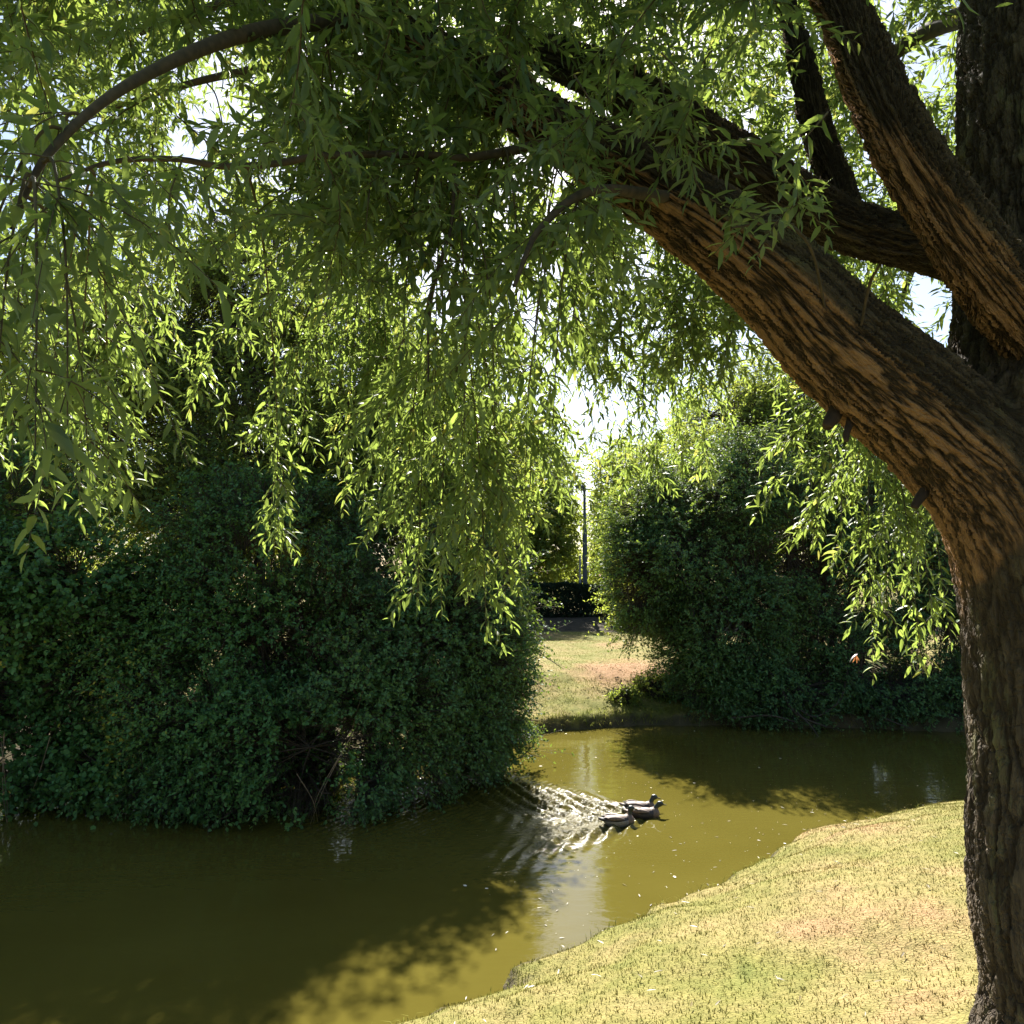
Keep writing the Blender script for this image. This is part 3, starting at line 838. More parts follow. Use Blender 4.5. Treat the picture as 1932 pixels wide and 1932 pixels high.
def voxel(bm, size, smooth=6, tag_='tmp'):
    me = bpy.data.meshes.new(tag_); bm.to_mesh(me); bm.free()
    ob = bpy.data.objects.new(tag_, me); C.objects.link(ob)
    md = ob.modifiers.new('r', 'REMESH'); md.mode = 'VOXEL'; md.voxel_size = size
    if smooth:
        sm = ob.modifiers.new('s', 'SMOOTH'); sm.iterations = smooth; sm.factor = .5
    dg = bpy.context.evaluated_depsgraph_get()
    res = bpy.data.meshes.new_from_object(ob.evaluated_get(dg))
    bpy.data.objects.remove(ob)
    return res


def duck(x, y, hd, kind, label):
    root = empty('duck', (x, y, 0), label, 'duck', 'ducks swimming on the pond')
    bm = bmesh.new()
    blob(bm, (0, 0, .035), (.185, .095, .082))
    blob(bm, (-.07, 0, .05), (.15, .085, .068), R(8))
    blob(bm, (.12, 0, .04), (.085, .075, .078))
    blob(bm, (-.20, 0, .075), (.085, .045, .022), R(14))
    blob(bm, (-.255, 0, .095), (.04, .025, .010), R(20))
    hx_, hz_ = (.215, .158) if kind == 0 else ((.195, .172) if kind == 1 else (.170, .185))
    for t in np.linspace(0, 1, 9):                      # curved neck
        cx = .135 + (hx_ - .135 - .02) * t ** 1.6; cz = .09 + (hz_ - .09) * t
        blob(bm, (cx + .012 * math.sin(t * 3.1), 0, cz), (.034 - .008 * t, .032 - .008 * t, .034))
    blob(bm, (hx_, 0, hz_), (.043, .033, .036))
    blob(bm, (hx_ - .012, 0, hz_ - .006), (.036, .031, .036))
    blob(bm, (hx_ + .055, 0, hz_ - .014), (.040, .017, .011), R(12))
    me = voxel(bm, .0065, 5, 'duck_body')
    for m in (M_HEAD, M_BACK, M_FLANK, M_PALE, M_BILL): me.materials.append(m)
    n = len(me.polygons)
    ctr = np.empty(n * 3); me.polygons.foreach_get('center', ctr); ctr = ctr.reshape(-1, 3)
    idx = np.full(n, 1)
    fl = .072 + .02 * np.sin(ctr[:, 0] * 22)
    idx[ctr[:, 2] < fl] = 2
    if kind == 2:
        idx[(ctr[:, 2] < .062) & (ctr[:, 0] < .10)] = 3
        idx[(ctr[:, 2] > .085) & (ctr[:, 0] < -.20)] = 2
    idx[(ctr[:, 0] > .10) & (ctr[:, 2] < .11)] = 1
    idx[(ctr[:, 0] > .125) & (ctr[:, 2] > .115)] = 0
    idx[ctr[:, 0] > hx_ + .040] = 4
    me.polygons.foreach_set('material_index', idx.astype(np.int32))
    me.polygons.foreach_set('use_smooth', np.ones(n, bool))
    bo = bpy.data.objects.new('body', me); C.objects.link(bo); bo.parent = root
    # folded wing on each side
    for s in (-1, 1):
        bw = bmesh.new()
        blob(bw, (-.06, s * .072, .083), (.125, .024, .034), R(10))
        blob(bw, (-.175, s * .042, .098), (.06, .014, .014), R(12))
        wm = voxel(bw, .007, 4, 'wing'); wm.materials.append(M_BACK); wm.materials.append(M_FLANK)
        k = len(wm.polygons); cc = np.empty(k * 3); wm.polygons.foreach_get('center', cc); cc = cc.reshape(-1, 3)
        wm.polygons.foreach_set('material_index', ((cc[:, 2] < .078) | (cc[:, 0] < -.19)).astype(np.int32))
        wm.polygons.foreach_set('use_smooth', np.ones(k, bool))
        wo = bpy.data.objects.new('wing', wm); C.objects.link(wo); wo.parent = root
    root.rotation_euler = (0, 0, hd)
    root.scale = (1.06,) * 3
    return root


DL = ['brown duck swimming in front of the other two with its head held forward',
      'brown duck farthest from the near bank, its raised head above the leading one',
      'duck with pale grey flanks swimming last, nearest the near bank']
for (x, y, h, k), lab in zip(DUCKS, DL):
    duck(x, y, h, k, lab)

# ------------------------------------------------------------------ specks floating on the water
nsp = 420
sx = RNG.uniform(-.5, 7, nsp * 3); sy = RNG.uniform(7.5, 17, nsp * 3)
_, sdist = ground_z(sx, sy)
k_ = np.where(sdist < -.15)[0][:nsp]
sx, sy = sx[k_], sy[k_]; n_ = len(sx)
sz = np.where(RNG.random(n_) < .06, .03, .007) * (.6 + .8 * RNG.random(n_))
a_ = RNG.uniform(0, 6.28, n_)
dm = np.stack([np.cos(a_), np.sin(a_), a_ * 0], 1)
flo = link('floating_specks', leaf_mesh('floating_specks', np.stack([sx, sy, np.full(n_, .006)], 1), dm, np.tile([0, 0, 1.0], (n_, 1)), sz * 1.6, sz * 1.1, RNG.random(n_), OVAL_V * [1, 1, .3], OVAL_T),
           simple_mat('pale_fluff', (.75, .72, .6), .8, col2=(.55, .5, .38)))
tag(flo, 'pale fluff and leaf scraps floating on the green water', 'debris', kind='stuff')

fx = RNG.uniform(-.5, 7, 260); fy = RNG.uniform(4, 12, 260)
fz, fd = ground_z(fx, fy)
kf = fd > -1.2
fx, fy, fz, fd = fx[kf], fy[kf], fz[kf], fd[kf]
a_ = RNG.uniform(0, 6.28, len(fx))
fall = link('fallen_leaves', leaf_mesh('fallen_leaves', np.stack([fx, fy, np.where(fd > 0, fz + .03, .006)], 1), np.stack([np.cos(a_), np.sin(a_), a_ * 0], 1), np.tile([0, 0, 1.0], (len(fx), 1)) + RNG.normal(size=(len(fx), 3)) * .15,
            RNG.uniform(.04, .085, len(fx)), RNG.uniform(.009, .016, len(fx)), RNG.random(len(fx)), LANCE_V * [1, 1, .4], LANCE_T, LANCE_Q),
            leaf_mat('fallen_leaf', [(0, (.08, .06, .025)), (.5, (.14, .11, .04)), (1, (.2, .16, .06))], (.2, .15, .03), .2))
tag(fall, 'fallen willow leaves scattered over the grass and the water edge', 'leaf litter', kind='stuff')

# ------------------------------------------------------------------ trailing stems and dead boughs by the water


def stems_thing(name, label, specs, mat):
    b = specs[0]
    root = empty(name, b[0][0], label, 'stem')
    for pts, r in specs:
        t = Tubes(); t.add(spline(pts, 14), np.linspace(r, r * .4, 14), 5)
        t.build('stem', mat, root)
    return root


def st(*pp):
    return [P(*q) for q in pp]


stems_thing('trailing_stem', 'thin pale bramble stems trailing from the hawthorn bush into the water',
            [(st((640, 1430, 10.6), (610, 1490, 10.6), (585, 1556, 10.75)), .006), (st((668, 1380, 10.6), (600, 1500, 10.6), (592, 1553, 10.8)), .006),
             (st((560, 1460, 10.5), (590, 1510, 10.6), (600, 1552, 10.8)), .005), (st((720, 1300, 11.2), (742, 1400, 11.3), (728, 1520, 11.5)), .006),
             (st((790, 1330, 11.6), (770, 1420, 11.6), (748, 1510, 11.7)), .006), (st((700, 1250, 11.0), (660, 1400, 11.2), (650, 1545, 10.95)), .005)], M_STEM)
stems_thing('trailing_stem', 'thin stems standing in the dark water at the left edge',
            [(st((8, 1380, 10.8), (5, 1480, 10.9), (14, 1560, 10.8)), .008), (st((2, 1400, 10.8), (12, 1500, 10.9), (16, 1556, 10.85)), .006), (st((95, 1390, 10.9), (70, 1470, 11), (42, 1535, 11.2)), .006)], M_STEM)
stems_thing('dead_bough', 'bare dead boughs dipping into the shaded water below the right bank hawthorns',
            [(st((1470, 1290, 17.4), (1500, 1345, 17.0), (1560, 1372, 16.6)), .035), (st((1600, 1260, 17.5), (1585, 1320, 17.1), (1540, 1352, 17), (1510, 1340, 16.9)), .03),
             (st((1500, 1340, 17.0), (1530, 1370, 16.7), (1545, 1392, 16.4)), .022), (st((1640, 1330, 17.3), (1670, 1355, 16.9), (1720, 1375, 16.6)), .028), (st((1380, 1355, 17.2), (1450, 1350, 17.0), (1500, 1362, 16.8)), .03)], M_BARKTHIN)
stems_thing('dead_bough', 'low bare bough reaching from the hawthorn bush over the sunlit water',
            [(st((860, 1420, 13.6), (920, 1440, 13.6), (975, 1432, 13.7), (1008, 1405, 13.8)), .022), (st((975, 1432, 13.7), (1000, 1425, 13.9), (1020, 1428, 14.0)), .010)], M_BARKTHIN)
# leafy weeds at the foot of the right hand hawthorn
for px, y, s, lab in [(1228, 18.9, .5, 'pale leafy weed clump on the bank lip beside the lawn'), (1245, 18.6, .6, 'low weed clump at the foot of the sunlit hawthorn'), (1180, 18.2, .35, 'small weed tuft on the grass bank above the water')]:
    bpt = on_ground(px, y)
    plant('weed_clump', lab, 'plant', bpt, [(np.array(bpt) + [0, 0, s * .35], np.array([s * .8, s * .5, s * .45]))], 160, 8, .05, M_TREE, trunk_r=.012, twig=.14, thr=.2, group='weeds on the far bank', parts=('stem', 'foliage'))

# ------------------------------------------------------------------ the willow
wb = P(2005, 1300, 3.6)
WILLOW = empty('willow_tree', (wb[0], 3.6, gz(wb[0], 3.6)), 'big old willow with furrowed trunk leaning limb and drooping leafy strands in the foreground', 'tree')


def W(px, py, y, r):
    return np.array([*P(px, py, y), r])


ground_w = gz(wb[0], 3.6)
AX = {
    'trunk': [np.array([wb[0] + .11, 3.6, ground_w - .3, .62]), np.array([wb[0] + .10, 3.6, ground_w + .25, .47]), W(2034, 1690, 3.6, .425), W(2035, 1400, 3.6, .435), W(2034, 1150, 3.6, .475), W(2027, 980, 3.62, .54),
              W(2017, 820, 3.64, .56), W(2017, 640, 3.68, .50), W(2007, 420, 3.75, .46), W(1982, 200, 3.85, .42), W(1967, 0, 3.95, .38), W(1967, -250, 4.1, .32), W(1977, -500, 4.3, .25)],
    'limb': [W(1985, 1240, 3.62, .30), W(1948, 1060, 3.60, .30), W(1872, 912, 3.56, .282), W(1750, 787, 3.52, .262), W(1590, 655, 3.48, .236), W(1440, 505, 3.44, .200), W(1265, 378, 3.42, .162), W(1090, 268, 3.42, .125), W(900, 150, 3.5, .10), W(720, 30, 3.7, .08), W(520, -80, 4.0, .06)],
    'bough': [W(2010, 690, 3.5, .15), W(1935, 600, 3.34, .155), W(1858, 505, 3.26, .14), W(1785, 400, 3.24, .128), W(1712, 285, 3.25, .122), W(1658, 180, 3.3, .115), W(1600, 40, 3.4, .10), W(1520, -120, 3.6, .08)],
    'rear': [W(1960, 570, 4.0, .16), W(1860, 505, 4.15, .13), W(1755, 466, 4.2, .135), W(1640, 440, 4.2, .13), W(1520, 388, 4.18, .14), W(1400, 312, 4.15, .14), W(1260, 222, 4.2, .13), W(1100, 130, 4.5, .12), W(900, 60, 5, .05)],
    'upright': [W(1600, 425, 4.22, .085), W(1580, 350, 4.24, .08), W(1545, 260, 4.25, .075), W(1520, 150, 4.3, .065), W(1480, 0, 4.4, .05), W(1420, -140, 4.6, .035)],
}


def spine_mesh(names, vox, smooth):
    bm = bmesh.new()
    axes = []
    for nme in names:
        c = spline(AX[nme], 90)
        axes.append(c)
        t = Tubes(); t.add(c[:, :3], c[:, 3], 28)
        v = t.v[0]; f = t.f[0]
        bv = [bm.verts.new(p) for p in v]
        for q in f: bm.faces.new([bv[i] for i in q])
        for k0 in (0, len(v) - 28):
            bm.faces.new([bv[k0 + i] for i in (range(27, -1, -1) if k0 == 0 else range(28))])
    bmesh.ops.recalc_face_normals(bm, faces=bm.faces)
    me = voxel(bm, vox, smooth, 'spine')
    n = len(me.vertices)
    co = np.empty(n * 3); me.vertices.foreach_get('co', co); co = co.reshape(-1, 3)
    nv = np.empty(n * 3); me.vertices.foreach_get('normal', nv); nv = nv.reshape(-1, 3)
    best = np.full(n, 1e9); bark = np.zeros((n, 3)); bark_l = None; flow = np.zeros(n); bare = np.zeros(n); wsum = np.zeros(n) + 1e-9
    for ai, c in enumerate(axes):
        p, r = c[:, :3], c[:, 3]
        s = np.concatenate([[0], np.cumsum(np.linalg.norm(np.diff(p, axis=0), axis=1))])
        tg = nrm(np.gradient(p, axis=0))
        a = np.cross(tg[0], [0.3, 1, .1]); u = np.zeros_like(tg)
        for i in range(len(p)):
            a = a - tg[i] * np.dot(a, tg[i]); a /= np.linalg.norm(a); u[i] = a
        wv = np.cross(tg, u)
        d2 = ((co[:, None, :] - p[None]) ** 2).sum(-1)
        k = d2.argmin(1)
        dist = np.sqrt(d2[np.arange(n), k]) - r[k] + .10 * (vnoise(co, 6.0, 3.0 + ai * 5) - .5)
        rel = co - p[k]
        al = (rel * tg[k]).sum(1)
        cu, cw = (rel * u[k]).sum(1), (rel * wv[k]).sum(1)
        ln = np.maximum(np.hypot(cu, cw), 1e-6)
        rr = .30
        bc = np.stack([cu / ln * rr + ai * 7, cw / ln * rr, (s[k] + al) * .155], 1)
        if ai == 0:
            bark = bc; bark_l = bc; best = dist
        else:
            bark_l = bc
            flow = 1 / (1 + np.exp(np.clip((dist - best) / .045, -30, 30)))
            if names[0] != 'trunk':
                flow = (dist < best) * 1.0
        under = 1 - sstep(-.45, .35, nv[:, 2])  # downward faces turn orange: less weathered bark plus painted bounce light
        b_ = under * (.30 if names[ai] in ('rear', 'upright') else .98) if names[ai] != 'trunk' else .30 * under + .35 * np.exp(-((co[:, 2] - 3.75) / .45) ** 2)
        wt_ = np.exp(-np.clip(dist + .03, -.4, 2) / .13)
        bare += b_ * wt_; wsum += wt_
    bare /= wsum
    at = me.attributes.new('bark_limb', 'FLOAT_VECTOR', 'POINT'); at.data.foreach_set('vector', bark_l.astype(np.float32).ravel())
    at = me.attributes.new('flow', 'FLOAT', 'POINT'); at.data.foreach_set('value', flow.astype(np.float32))
    at = me.attributes.new('bark', 'FLOAT_VECTOR', 'POINT'); at.data.foreach_set('vector', bark.astype(np.float32).ravel())
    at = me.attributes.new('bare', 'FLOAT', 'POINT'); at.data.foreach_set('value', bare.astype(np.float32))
    me.polygons.foreach_set('use_smooth', np.ones(len(me.polygons), bool))
    return me


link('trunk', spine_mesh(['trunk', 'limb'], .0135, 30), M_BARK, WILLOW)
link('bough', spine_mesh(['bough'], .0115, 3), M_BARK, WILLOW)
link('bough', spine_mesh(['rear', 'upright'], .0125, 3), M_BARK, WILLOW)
M_STUB = simple_mat('stub_bark', (.05, .032, .024), .9, col2=(.02, .014, .011), scale=25, bump=.02)
# cut stubs below the limb
for pts, r in (([W(1590, 745, 3.55, .05), W(1572, 785, 3.5, .036), W(1556, 812, 3.45, .024)], .05), ([W(1618, 765, 3.55, .024), W(1598, 815, 3.47, .017), W(1597, 838, 3.45, .014)], .02),
               ([W(1765, 905, 3.56, .03), W(1735, 940, 3.52, .024), W(1722, 962, 3.5, .019)], .03)):
    c = spline(pts, 8)
    c[-1] = c[-2] * [1, 1, 1, 0] + [0, 0, 0, r * .02]; c = np.vstack([c[:-1], c[-2] + [0, 0, -.004, 0], c[-1:] - [0, 0, .003, 0]])
    t = Tubes(); t.add(c[:, :3], c[:, 3] * np.array([1.5, 1.2, 1, .92, .95, .9, .85, .6, 1]), 14)
    t.v[0] = t.v[0] + (vnoise(t.v[0], 45.0)[:, None] - .5) * r * .55 * np.array([1, .6, .5])
    t.build('branch_stub', M_STUB, WILLOW)

# thin branches that carry the hanging strands: rows of (picture x, picture y, metres ahead, radius)
SUP = [
    [(1070, 262, 3.45, .030), (960, 285, 3.3, .022), (870, 298, 3.2, .017), (800, 292, 3.15, .016), (620, 293, 3.05, .015), (520, 309, 3.0, .014), (420, 314, 2.95, .0135), (330, 300, 2.9, .012), (210, 306, 2.85, .010), (100, 345, 2.75, .006)],
    [(900, 150, 3.5, .05), (760, 120, 4.0, .04), (560, 120, 4.5, .03), (350, 160, 4.9, .022), (150, 230, 5.1, .014), (0, 320, 5.2, .008)],
    [(720, 30, 3.7, .05), (560, -30, 4.6, .04), (380, 20, 5.3, .03), (200, 90, 5.8, .02), (40, 190, 6.0, .012), (-80, 300, 6.1, .007)],
    [(1150, 305, 3.45, .05), (1000, 230, 4.2, .04), (880, 280, 4.9, .03), (780, 380, 5.4, .02), (700, 500, 5.7, .010)],
    [(1300, 230, 4.25, .05), (1180, 260, 4.9, .035), (1080, 350, 5.5, .022), (1000, 480, 5.9, .012), (960, 600, 6.0, .007)],
    [(1935, 0, 3.95, .09), (1750, 60, 5.0, .06), (1560, 200, 5.8, .04), (1420, 340, 6.3, .025), (1300, 480, 6.5, .014), (1220, 620, 6.6, .007)],
    [(1950, 260, 3.85, .08), (1850, 300, 4.8, .05), (1760, 420, 5.5, .03), (1690, 600, 5.8, .018), (1650, 760, 5.9, .010)],
    [(720, 30, 3.65, .04), (480, 60, 2.9, .03), (260, 150, 2.4, .018), (100, 280, 2.1, .012), (20, 430, 2.0, .007)],
    [(1260, 372, 3.3, .03), (1120, 360, 2.9, .02), (1020, 430, 2.75, .013), (970, 540, 2.7, .007)],
    [(1520, -120, 3.6, .06), (1300, -40, 4.3, .04), (1100, 60, 5.0, .03), (880, 120, 5.6, .02), (700, 260, 6.0, .012)],
    [(520, -80, 4.0, .05), (250, -60, 4.6, .03), (0, 60, 5.0, .02), (-200, 250, 5.2, .01)],
    [(1420, -140, 4.6, .03), (1350, 60, 5.4, .025), (1300, 250, 6.0, .018), (1260, 420, 6.2, .010)],
    [(858, 300, 3.2, .009), (850, 430, 3.2, .008), (812, 560, 3.2, .007), (808, 720, 3.2, .004)],
    [(1560, 600, 3.3, .006), (1530, 470, 3.0, .006), (1470, 420, 2.85, .007), (1380, 430, 2.8, .004)],
    [(1620, 640, 3.3, .005), (1640, 540, 3.1, .007), (1660, 500, 3.0, .004)],
]
nodes = []
for row in SUP:
    c = spline([W(*q) for q in row], 40)
    t = Tubes(); t.add(c[:, :3], c[:, 3], 8)
    t.build('branch', M_BARKTHIN, WILLOW)
    nodes.append(c[4:, :3])
NODES = np.concatenate(nodes)


def gather(pts, tang, spacing, t0=0.0, lmin=.06, lmax=.105):
    """alternate leaves along a polyline"""
    seg = np.linalg.norm(np.diff(pts, axis=0), axis=1)
    s = np.concatenate([[0], np.cumsum(seg)])
    L_ = s[-1]
    q = np.arange(t0 * L_ + random.random() * spacing, L_, spacing)
    if len(q) == 0: return None
    pos = np.stack([np.interp(q, s, pts[:, k]) for k in range(3)], 1)
    tg = nrm(np.stack([np.interp(q, s, tang[:, k]) for k in range(3)], 1))
    u, w_ = frames(tg)
    phi = np.arange(len(q)) * 2.4 + random.random() * 6.28 + RNG.normal(size=len(q)) * .4
    sidev = u * np.cos(phi)[:, None] + w_ * np.sin(phi)[:, None]
    ang = RNG.uniform(.45, 1.2, len(q))[:, None]
    d = tg * np.cos(ang) + sidev * np.sin(ang) + np.array([0, 0, -.14])
    nn = nrm(sidev * .5 + np.array([0, 0, .8]) + RNG.normal(size=(len(q), 3)) * .5)
    rel = q / L_
    ll = RNG.uniform(lmin, lmax, len(q)) * (1.0 - .35 * rel ** 3)
    return pos, d, nn, ll


def hanging(tip, length, dens=1.0, seed_dir=None, thick=1.0, lscale=1.0):
    tip = np.asarray(tip, float)
    want = tip + [0, 0, length]
    dd = np.linalg.norm((NODES - want) * [1, 1, 1.3], axis=1)
    S = NODES[dd.argmin()]
    h = tip - S
    pts = spline([S, S + np.array([h[0] * .35, h[1] * .35, max(h[2] * .08, -.12) + .02]), S + np.array([h[0] * .8, h[1] * .8, h[2] * .45]), tip + RNG.normal(size=3) * .01], 22)
    tg = nrm(np.gradient(pts, axis=0))
    tw = Tubes(); tw.add(pts, np.linspace(.0065, .0016, 22) * thick, 5)
    L_ = np.linalg.norm(np.diff(pts, axis=0), axis=1).sum()
    acc = [gather(pts, tg, .030 / dens, max(.0, 1 - length * 1.0 / L_) + .1, .075 * lscale, .125 * lscale)]
    zlim = tip[2] + length
    m = int(max(4, min(length, L_) * 14 * dens))
    cl_ = sorted(random.random() for _ in range(max(2, int(length * 3.2)))) + [.93]
    for k in range(m):
        lo = max(.08, 1 - length / L_)
        t = lo + (0.97 - lo) * min(1, max(0, random.choice(cl_) + random.gauss(0, .05)))
        i = min(int(t * 21), 20)
        b = pts[i]
        a = random.random() * 6.283
        dirn = nrm(np.array([math.cos(a), math.sin(a), 0]) * .75 + tg[i] * .5 + RNG.normal(size=3) * .2)
        l2 = random.uniform(.16, .62) * (1.15 - .5 * t) * (1 if t < .8 else .5)
        q = np.linspace(0, 1, 7)[:, None]
        sp_ = b + dirn * l2 * q + np.array([0, 0, -1]) * l2 * .55 * q ** 2
        tw.add(sp_, np.linspace(.0025, .001, 7) * thick, 4)
        g_ = gather(sp_, nrm(np.gradient(sp_, axis=0)), .021 / dens, .08, .065 * lscale, .12 * lscale)
        if g_ is not None: acc.append(g_)
    acc = [x for x in acc if x is not None]
    pos, d, nn, ll = (np.concatenate([x[j] for x in acc]) for j in range(4))
    o = tw.build('hanging_branch', M_TWIG, WILLOW)
    wd = ll * RNG.uniform(.20, .31, len(ll))
    lf = leaf_mesh('leaves', pos, d, nn, ll, wd, np.clip(RNG.random(len(ll)) * .85 + random.uniform(-.1, .2), 0, 1), LANCE_V, LANCE_T, LANCE_Q)
    lo_ = bpy.data.objects.new('leaves', lf); C.objects.link(lo_); lf.materials.append(M_WILLOW); lo_.parent = o
    lo_.matrix_parent_inverse = o.matrix_world.inverted() if False else Matrix.Identity(4)
    return len(ll)


# tips of the strands: picture x, picture y, metres ahead, length, density, leaf scale
TIPS = [
    # left edge, nearest strands
    (-10, 760, 1.9, .7, .8, 1.05), (60, 840, 1.75, .8, .8, 1.1), (125, 800, 1.9, .8, .7, 1.0), (30, 600, 2.1, .7, .8, 1), (160, 900, 2.3, .7, .8, 1.0), (-60, 700, 2.0, .8, .8, 1),
    # left, lit tips farther out
    (20, 910, 4.6, 1.2, 1, 1), (75, 950, 4.3, 1.2, 1, 1), (140, 985, 4.1, 1.3, 1.1, 1), (200, 990, 4.0, 1.2, 1, 1), (-40, 880, 4.8, 1.2, 1, 1), (110, 860, 5.0, 1.2, 1, 1), (230, 820, 5.2, 1.1, 1, 1),
    (290, 790, 5.0, 1.2, 1, 1), (350, 800, 5.2, 1.2, 1, 1), (410, 800, 5.0, 1.1, 1, 1), (330, 660, 5.6, 1.0, 1, 1), (250, 640, 4.6, 1.0, .9, 1), (450, 700, 5.3, 1.2, 1, 1), (180, 680, 5.2, 1.1, 1, 1),
    (480, 880, 4.9, 1.3, 1, 1), (505, 960, 4.6, 1.3, 1, 1), (525, 1030, 4.3, 1.2, 1.1, 1), (560, 900, 4.7, 1.2, 1, 1), (545, 760, 5.0, 1.1, 1, 1), (600, 740, 5.3, 1.1, 1, 1), (640, 700, 5.5, 1.2, 1, 1),
    # centre, the long bright cascade
    (650, 940, 4.9, 1.2, 1, 1), (690, 980, 4.8, 1.3, 1, 1), (735, 1010, 4.7, 1.4, 1, 1), (760, 1090, 4.5, 1.4, 1, 1), (790, 1150, 4.3, 1.5, 1, 1), (835, 1165, 4.3, 1.6, 1.1, 1), (880, 1140, 4.4, 1.5, 1.1, 1), (918, 1210, 4.2, 1.7, 1.1, 1),
    (955, 1150, 4.4, 1.6, 1.1, 1), (985, 1110, 4.6, 1.5, 1, 1), (820, 1040, 4.8, 1.4, 1, 1), (870, 1020, 4.8, 1.4, 1, 1), (930, 1030, 4.8, 1.4, 1, 1), (1000, 980, 4.8, 1.3, 1, 1), (720, 880, 5.2, 1.3, 1, 1), (780, 900, 5.2, 1.3, 1, 1),
    (850, 900, 5.0, 1.3, 1, 1), (700, 760, 5.4, 1.2, 1, 1), (910, 860, 5.0, 1.3, 1, 1),
    # centre, dark strands close by
    (940, 790, 3.1, 1.0, .9, 1.05), (1000, 760, 2.9, 1.0, .85, 1.1), (1045, 800, 2.9, 1.0, .8, 1.1), (880, 820, 3.2, 1.1, .9, 1.05), (820, 760, 3.3, 1.1, .9, 1), (760, 700, 3.4, 1.0, .9, 1), (1080, 640, 3.0, .8, .8, 1.05),
    (690, 460, 3.0, .5, .7, 1.05), (980, 600, 3.1, .8, .9, 1), (920, 520, 3.3, .8, .9, 1), (1130, 560, 3.2, .7, .9, 1), (860, 560, 3.5, .8, .9, 1), (640, 560, 3.6, .9, .8, 1),
    # around the gap and right of it
    (1050, 930, 5.6, 1.1, .8, 1), (1075, 850, 5.8, 1.0, .7, .95), (1140, 930, 5.8, 1.1, .6, .95), (1180, 930, 6.0, 1.2, .9, 1), (1240, 920, 6.0, 1.2, 1, 1), (1290, 900, 6.0, 1.2, 1, 1), (1340, 900, 6.1, 1.2, 1, 1), (1210, 780, 5.9, 1.1, 1, 1),
    (1270, 740, 5.6, 1.1, 1, 1), (1330, 760, 5.9, 1.1, 1, 1), (1150, 730, 5.7, 1.0, .8, 1), (1100, 700, 5.5, .9, .8, 1), (1180, 600, 5.4, 1.0, .9, 1), (1250, 580, 5.2, 1, .9, 1), (1380, 800, 6.1, 1, .8, 1), (1140, 800, 5.4, .9, .8, .95), (1175, 850, 5.6, 1.0, .8, .95), (1215, 860, 5.8, 1.0, .9, 1),
    # hanging behind the limb
    (1445, 960, 5.2, 1.0, .8, 1), (1500, 900, 5.4, .9, .8, 1), (1535, 1030, 5.0, 1.2, .9, 1), (1480, 850, 5.6, .9, .8, 1), (1570, 940, 5.4, 1.0, .9, 1), (1600, 900, 5.6, 1.0, .9, 1),
    # bright curtain left of the trunk
    (1580, 1060, 5.2, 1.0, .8, 1), (1615, 1000, 5.3, 1.0, .75, 1), (1645, 1290, 4.8, 1.5, .8, 1), (1680, 1200, 4.9, 1.4, .8, 1), (1710, 1150, 5.0, 1.4, .8, 1), (1735, 1270, 4.8, 1.6, .8, 1), (1760, 1200, 4.9, 1.5, .8, 1), (1790, 1210, 4.9, 1.5, .75, 1), (1740, 1050, 5.2, 1.3, .75, 1),
]
total = 0
for q in TIPS:
    total += hanging(P(q[0], q[1], q[2]), q[3], q[4] * (.82 if q[0] < 650 and q[2] > 4 else 1.0), lscale=q[5])
print('hanging leaves', total, len(TIPS))

# the rest of the crown overhead, one leafy part
rows = []
tw = Tubes()
acc = []


def spray(center_rows, n):
    for _ in range(n):
        px0, px1, py0, py1, y0, y1, l0, l1 = center_rows
        y = random.uniform(y0, y1)
        tip = P(random.uniform(px0, px1), random.uniform(py0, py1), y)
        L_ = random.uniform(l0, l1)
        up_ = tip + np.array([random.uniform(-.3, .3), random.uniform(-.3, .3), L_])
        a = random.random() * 6.283
        bend = np.array([math.cos(a), math.sin(a), 0]) * .12
        pts = spline([up_, (up_ + tip) / 2 + bend, tip], 10)
        tw.add(pts, np.linspace(.004, .0012, 10), 4)
        g_ = gather(pts, nrm(np.gradient(pts, axis=0)), .024, .0, .07, .125)
        if g_ is not None: acc.append(g_)
        for k in range(int(L_ * 12)):
            i = random.randrange(1, 9)
            a = random.random() * 6.283
            dirn = nrm(np.array([math.cos(a), math.sin(a), random.uniform(-.5, .4)]))
            l2 = random.uniform(.15, .4)
            qq = np.linspace(0, 1, 5)[:, None]
            sp_ = pts[i] + dirn * l2 * qq + np.array([0, 0, -1]) * l2 * .5 * qq ** 2
            tw.add(sp_, np.linspace(.002, .001, 5), 3)
            g2 = gather(sp_, nrm(np.gradient(sp_, axis=0)), .022, .0, .065, .115)
            if g2 is not None: acc.append(g2)


spray((-60, 700, 230, 560, 4.2, 6.2, .5, .9), 26)
spray((-60, 500, 250, 600, 2.4, 3.6, .4, .7), 16)
spray((600, 1000, 250, 560, 3.0, 5.6, .5, .9), 70)
spray((1080, 1450, 330, 740, 4.2, 6.2, .5, .9), 75)
spray((960, 1180, 230, 340, 2.7, 3.3, .3, .5), 5)
spray((1230, 1520, 280, 420, 2.7, 3.2, .2, .4), 7)
spray((1480, 1700, 520, 700, 4.6, 6.5, .5, .8), 14)
spray((1250, 1900, 200, 480, 4.8, 6.5, .5, .9), 44)
spray((1560, 1900, 380, 700, 5.0, 6.5, .5, .8), 34)
spray((-100, 1150, -160, 240, 2.8, 5.6, .5, .9), 160)
spray((1100, 1500, -160, 190, 2.8, 5.6, .5, .9), 40)
spray((1500, 1950, -160, 190, 4.4, 6.0, .5, .9), 34)
pos, d, nn, ll = (np.concatenate([x[j] for x in acc]) for j in range(4))
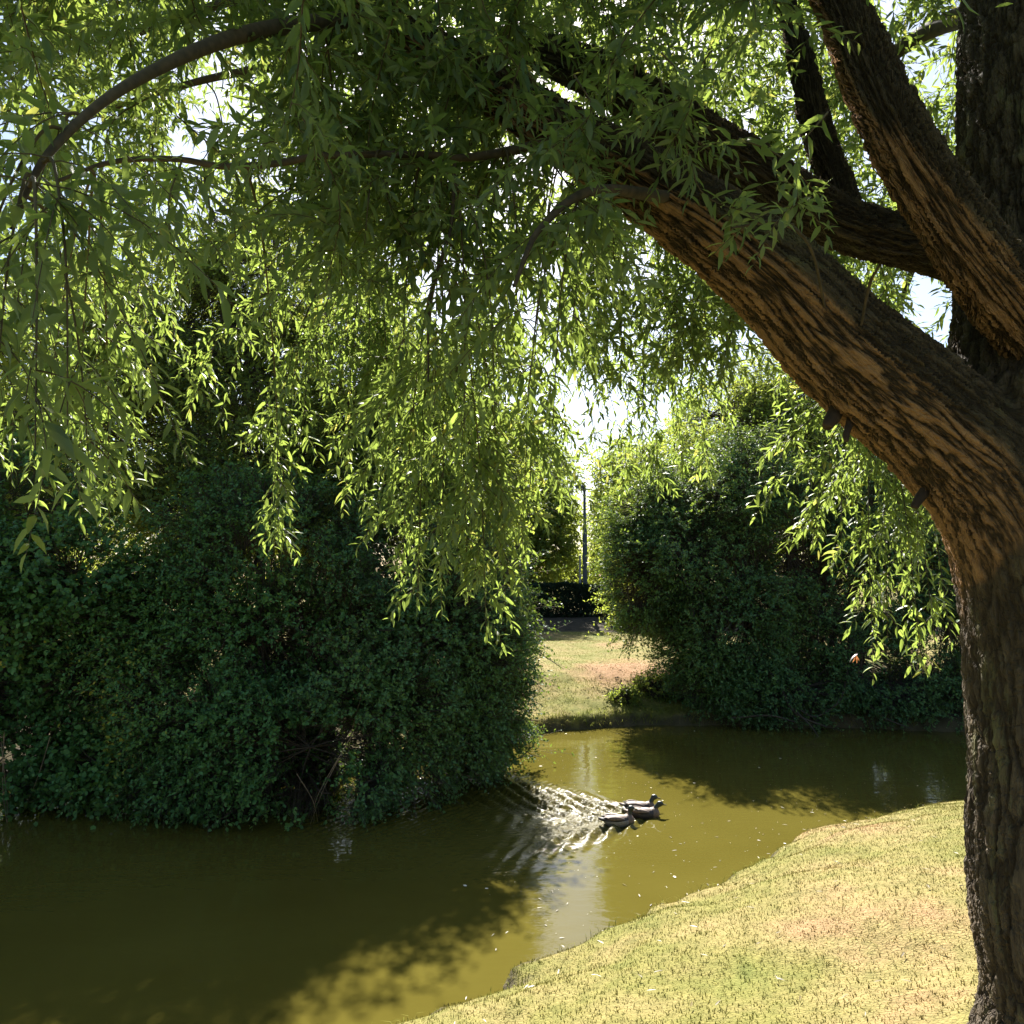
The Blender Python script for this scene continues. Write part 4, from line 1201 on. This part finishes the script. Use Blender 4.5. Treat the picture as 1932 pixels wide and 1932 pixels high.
# branches above and behind the viewer's head: a leafy dome, partly added for its shade
co = tw.build('twigs', M_TWIG, WILLOW)
lf = leaf_mesh('crown', pos, d, nn, ll, ll * RNG.uniform(.20, .31, len(ll)), RNG.random(len(ll)), LANCE_V, LANCE_T, LANCE_Q)
link('crown', lf, M_WILLOW, WILLOW)
print('crown leaves', len(ll))
ells = [(np.array([-4.5, 7.8, 9.9]), np.array([3.5, 1.4, .8])), (np.array([-3.0, 6.2, 8.5]), np.array([3.6, 1.0, .9])), (np.array([.6, 6.1, 8.5]), np.array([2.6, 1.0, .9])), (np.array([-1.0, 5.2, 8.6]), np.array([4.5, .9, .8])), (np.array([-6, 2.5, 8.5]), np.array([3.5, 2.5, 1.4])), (np.array([-6, -2, 7]), np.array([3.5, 3.5, 2])), (np.array([.5, 2.0, 8.2]), np.array([4.5, 3.2, 1.6])), (np.array([-3.5, 1.0, 7.2]), np.array([3.5, 3, 1.6])), (np.array([2.5, -1.0, 7.5]), np.array([4.5, 3.5, 2.2])), (np.array([-2, -3, 6]), np.array([4, 2, 2.5])), (np.array([4.5, 1.5, 6.5]), np.array([2.2, 3.0, 2.4]))]  # forward and left lobes added to cut sky light and sun
b, o = crown_twigs(ells, 11000, .8, .40, .3)
pos, ld, nn, ll, tint, tend = twig_leaves(b, o, .5, 12, .11, .1, .6)
link('crown', leaf_mesh('crown', pos, ld, nn, ll, ll * .22, tint, LANCE_V, LANCE_T, LANCE_Q), M_WILLOW, WILLOW)

# curled whitish leaf at the tip of the right hand curtain
M_CURL = leaf_mat('curled_leaf', [(0, (.6, .58, .6)), (1, (.75, .72, .74))], (.6, .5, .5), .3)
M_DRY = leaf_mat('dried_leaf', [(0, (.5, .2, .08)), (1, (.6, .28, .12))], (.6, .25, .1), .4)
c0 = P(1618, 1236, 4.8)
tt = np.linspace(0, 1, 8)
cv = np.stack([c0[0] - .05 * tt, c0[1] + 0 * tt, c0[2] - .045 * tt ** 2], 1)
wv = .012 * np.sin(np.clip(tt * .92 + .08, 0, 1) * math.pi)[:, None]
vv = np.concatenate([cv + [0, 1, .3] * wv, cv + [0, 0, .008], cv + [0, -1, .3] * wv])
ff = [[i, i + 1, i + 9, i + 8] for i in range(7)] + [[i + 8, i + 9, i + 17, i + 16] for i in range(7)]
cl = link('curled_leaf', mesh_from('curled_leaf', vv, [np.array(ff)], True, {'rnd': RNG.random(24)}), M_CURL, WILLOW)
tag(cl, 'curled whitish leaf at a strand tip')
n_ = 9
dl = leaf_mesh('dried_fringe', np.tile(c0, (n_, 1)) + RNG.normal(size=(n_, 3)) * .004 + [-.012, 0, -.004], RNG.normal(size=(n_, 3)) * .35 + [-.1, 0, -1], rdir(n_), np.full(n_, .045), np.full(n_, .006), RNG.random(n_), LANCE_V, LANCE_T, LANCE_Q)
do = bpy.data.objects.new('dried_fringe', dl); C.objects.link(do); dl.materials.append(M_DRY); do.parent = cl
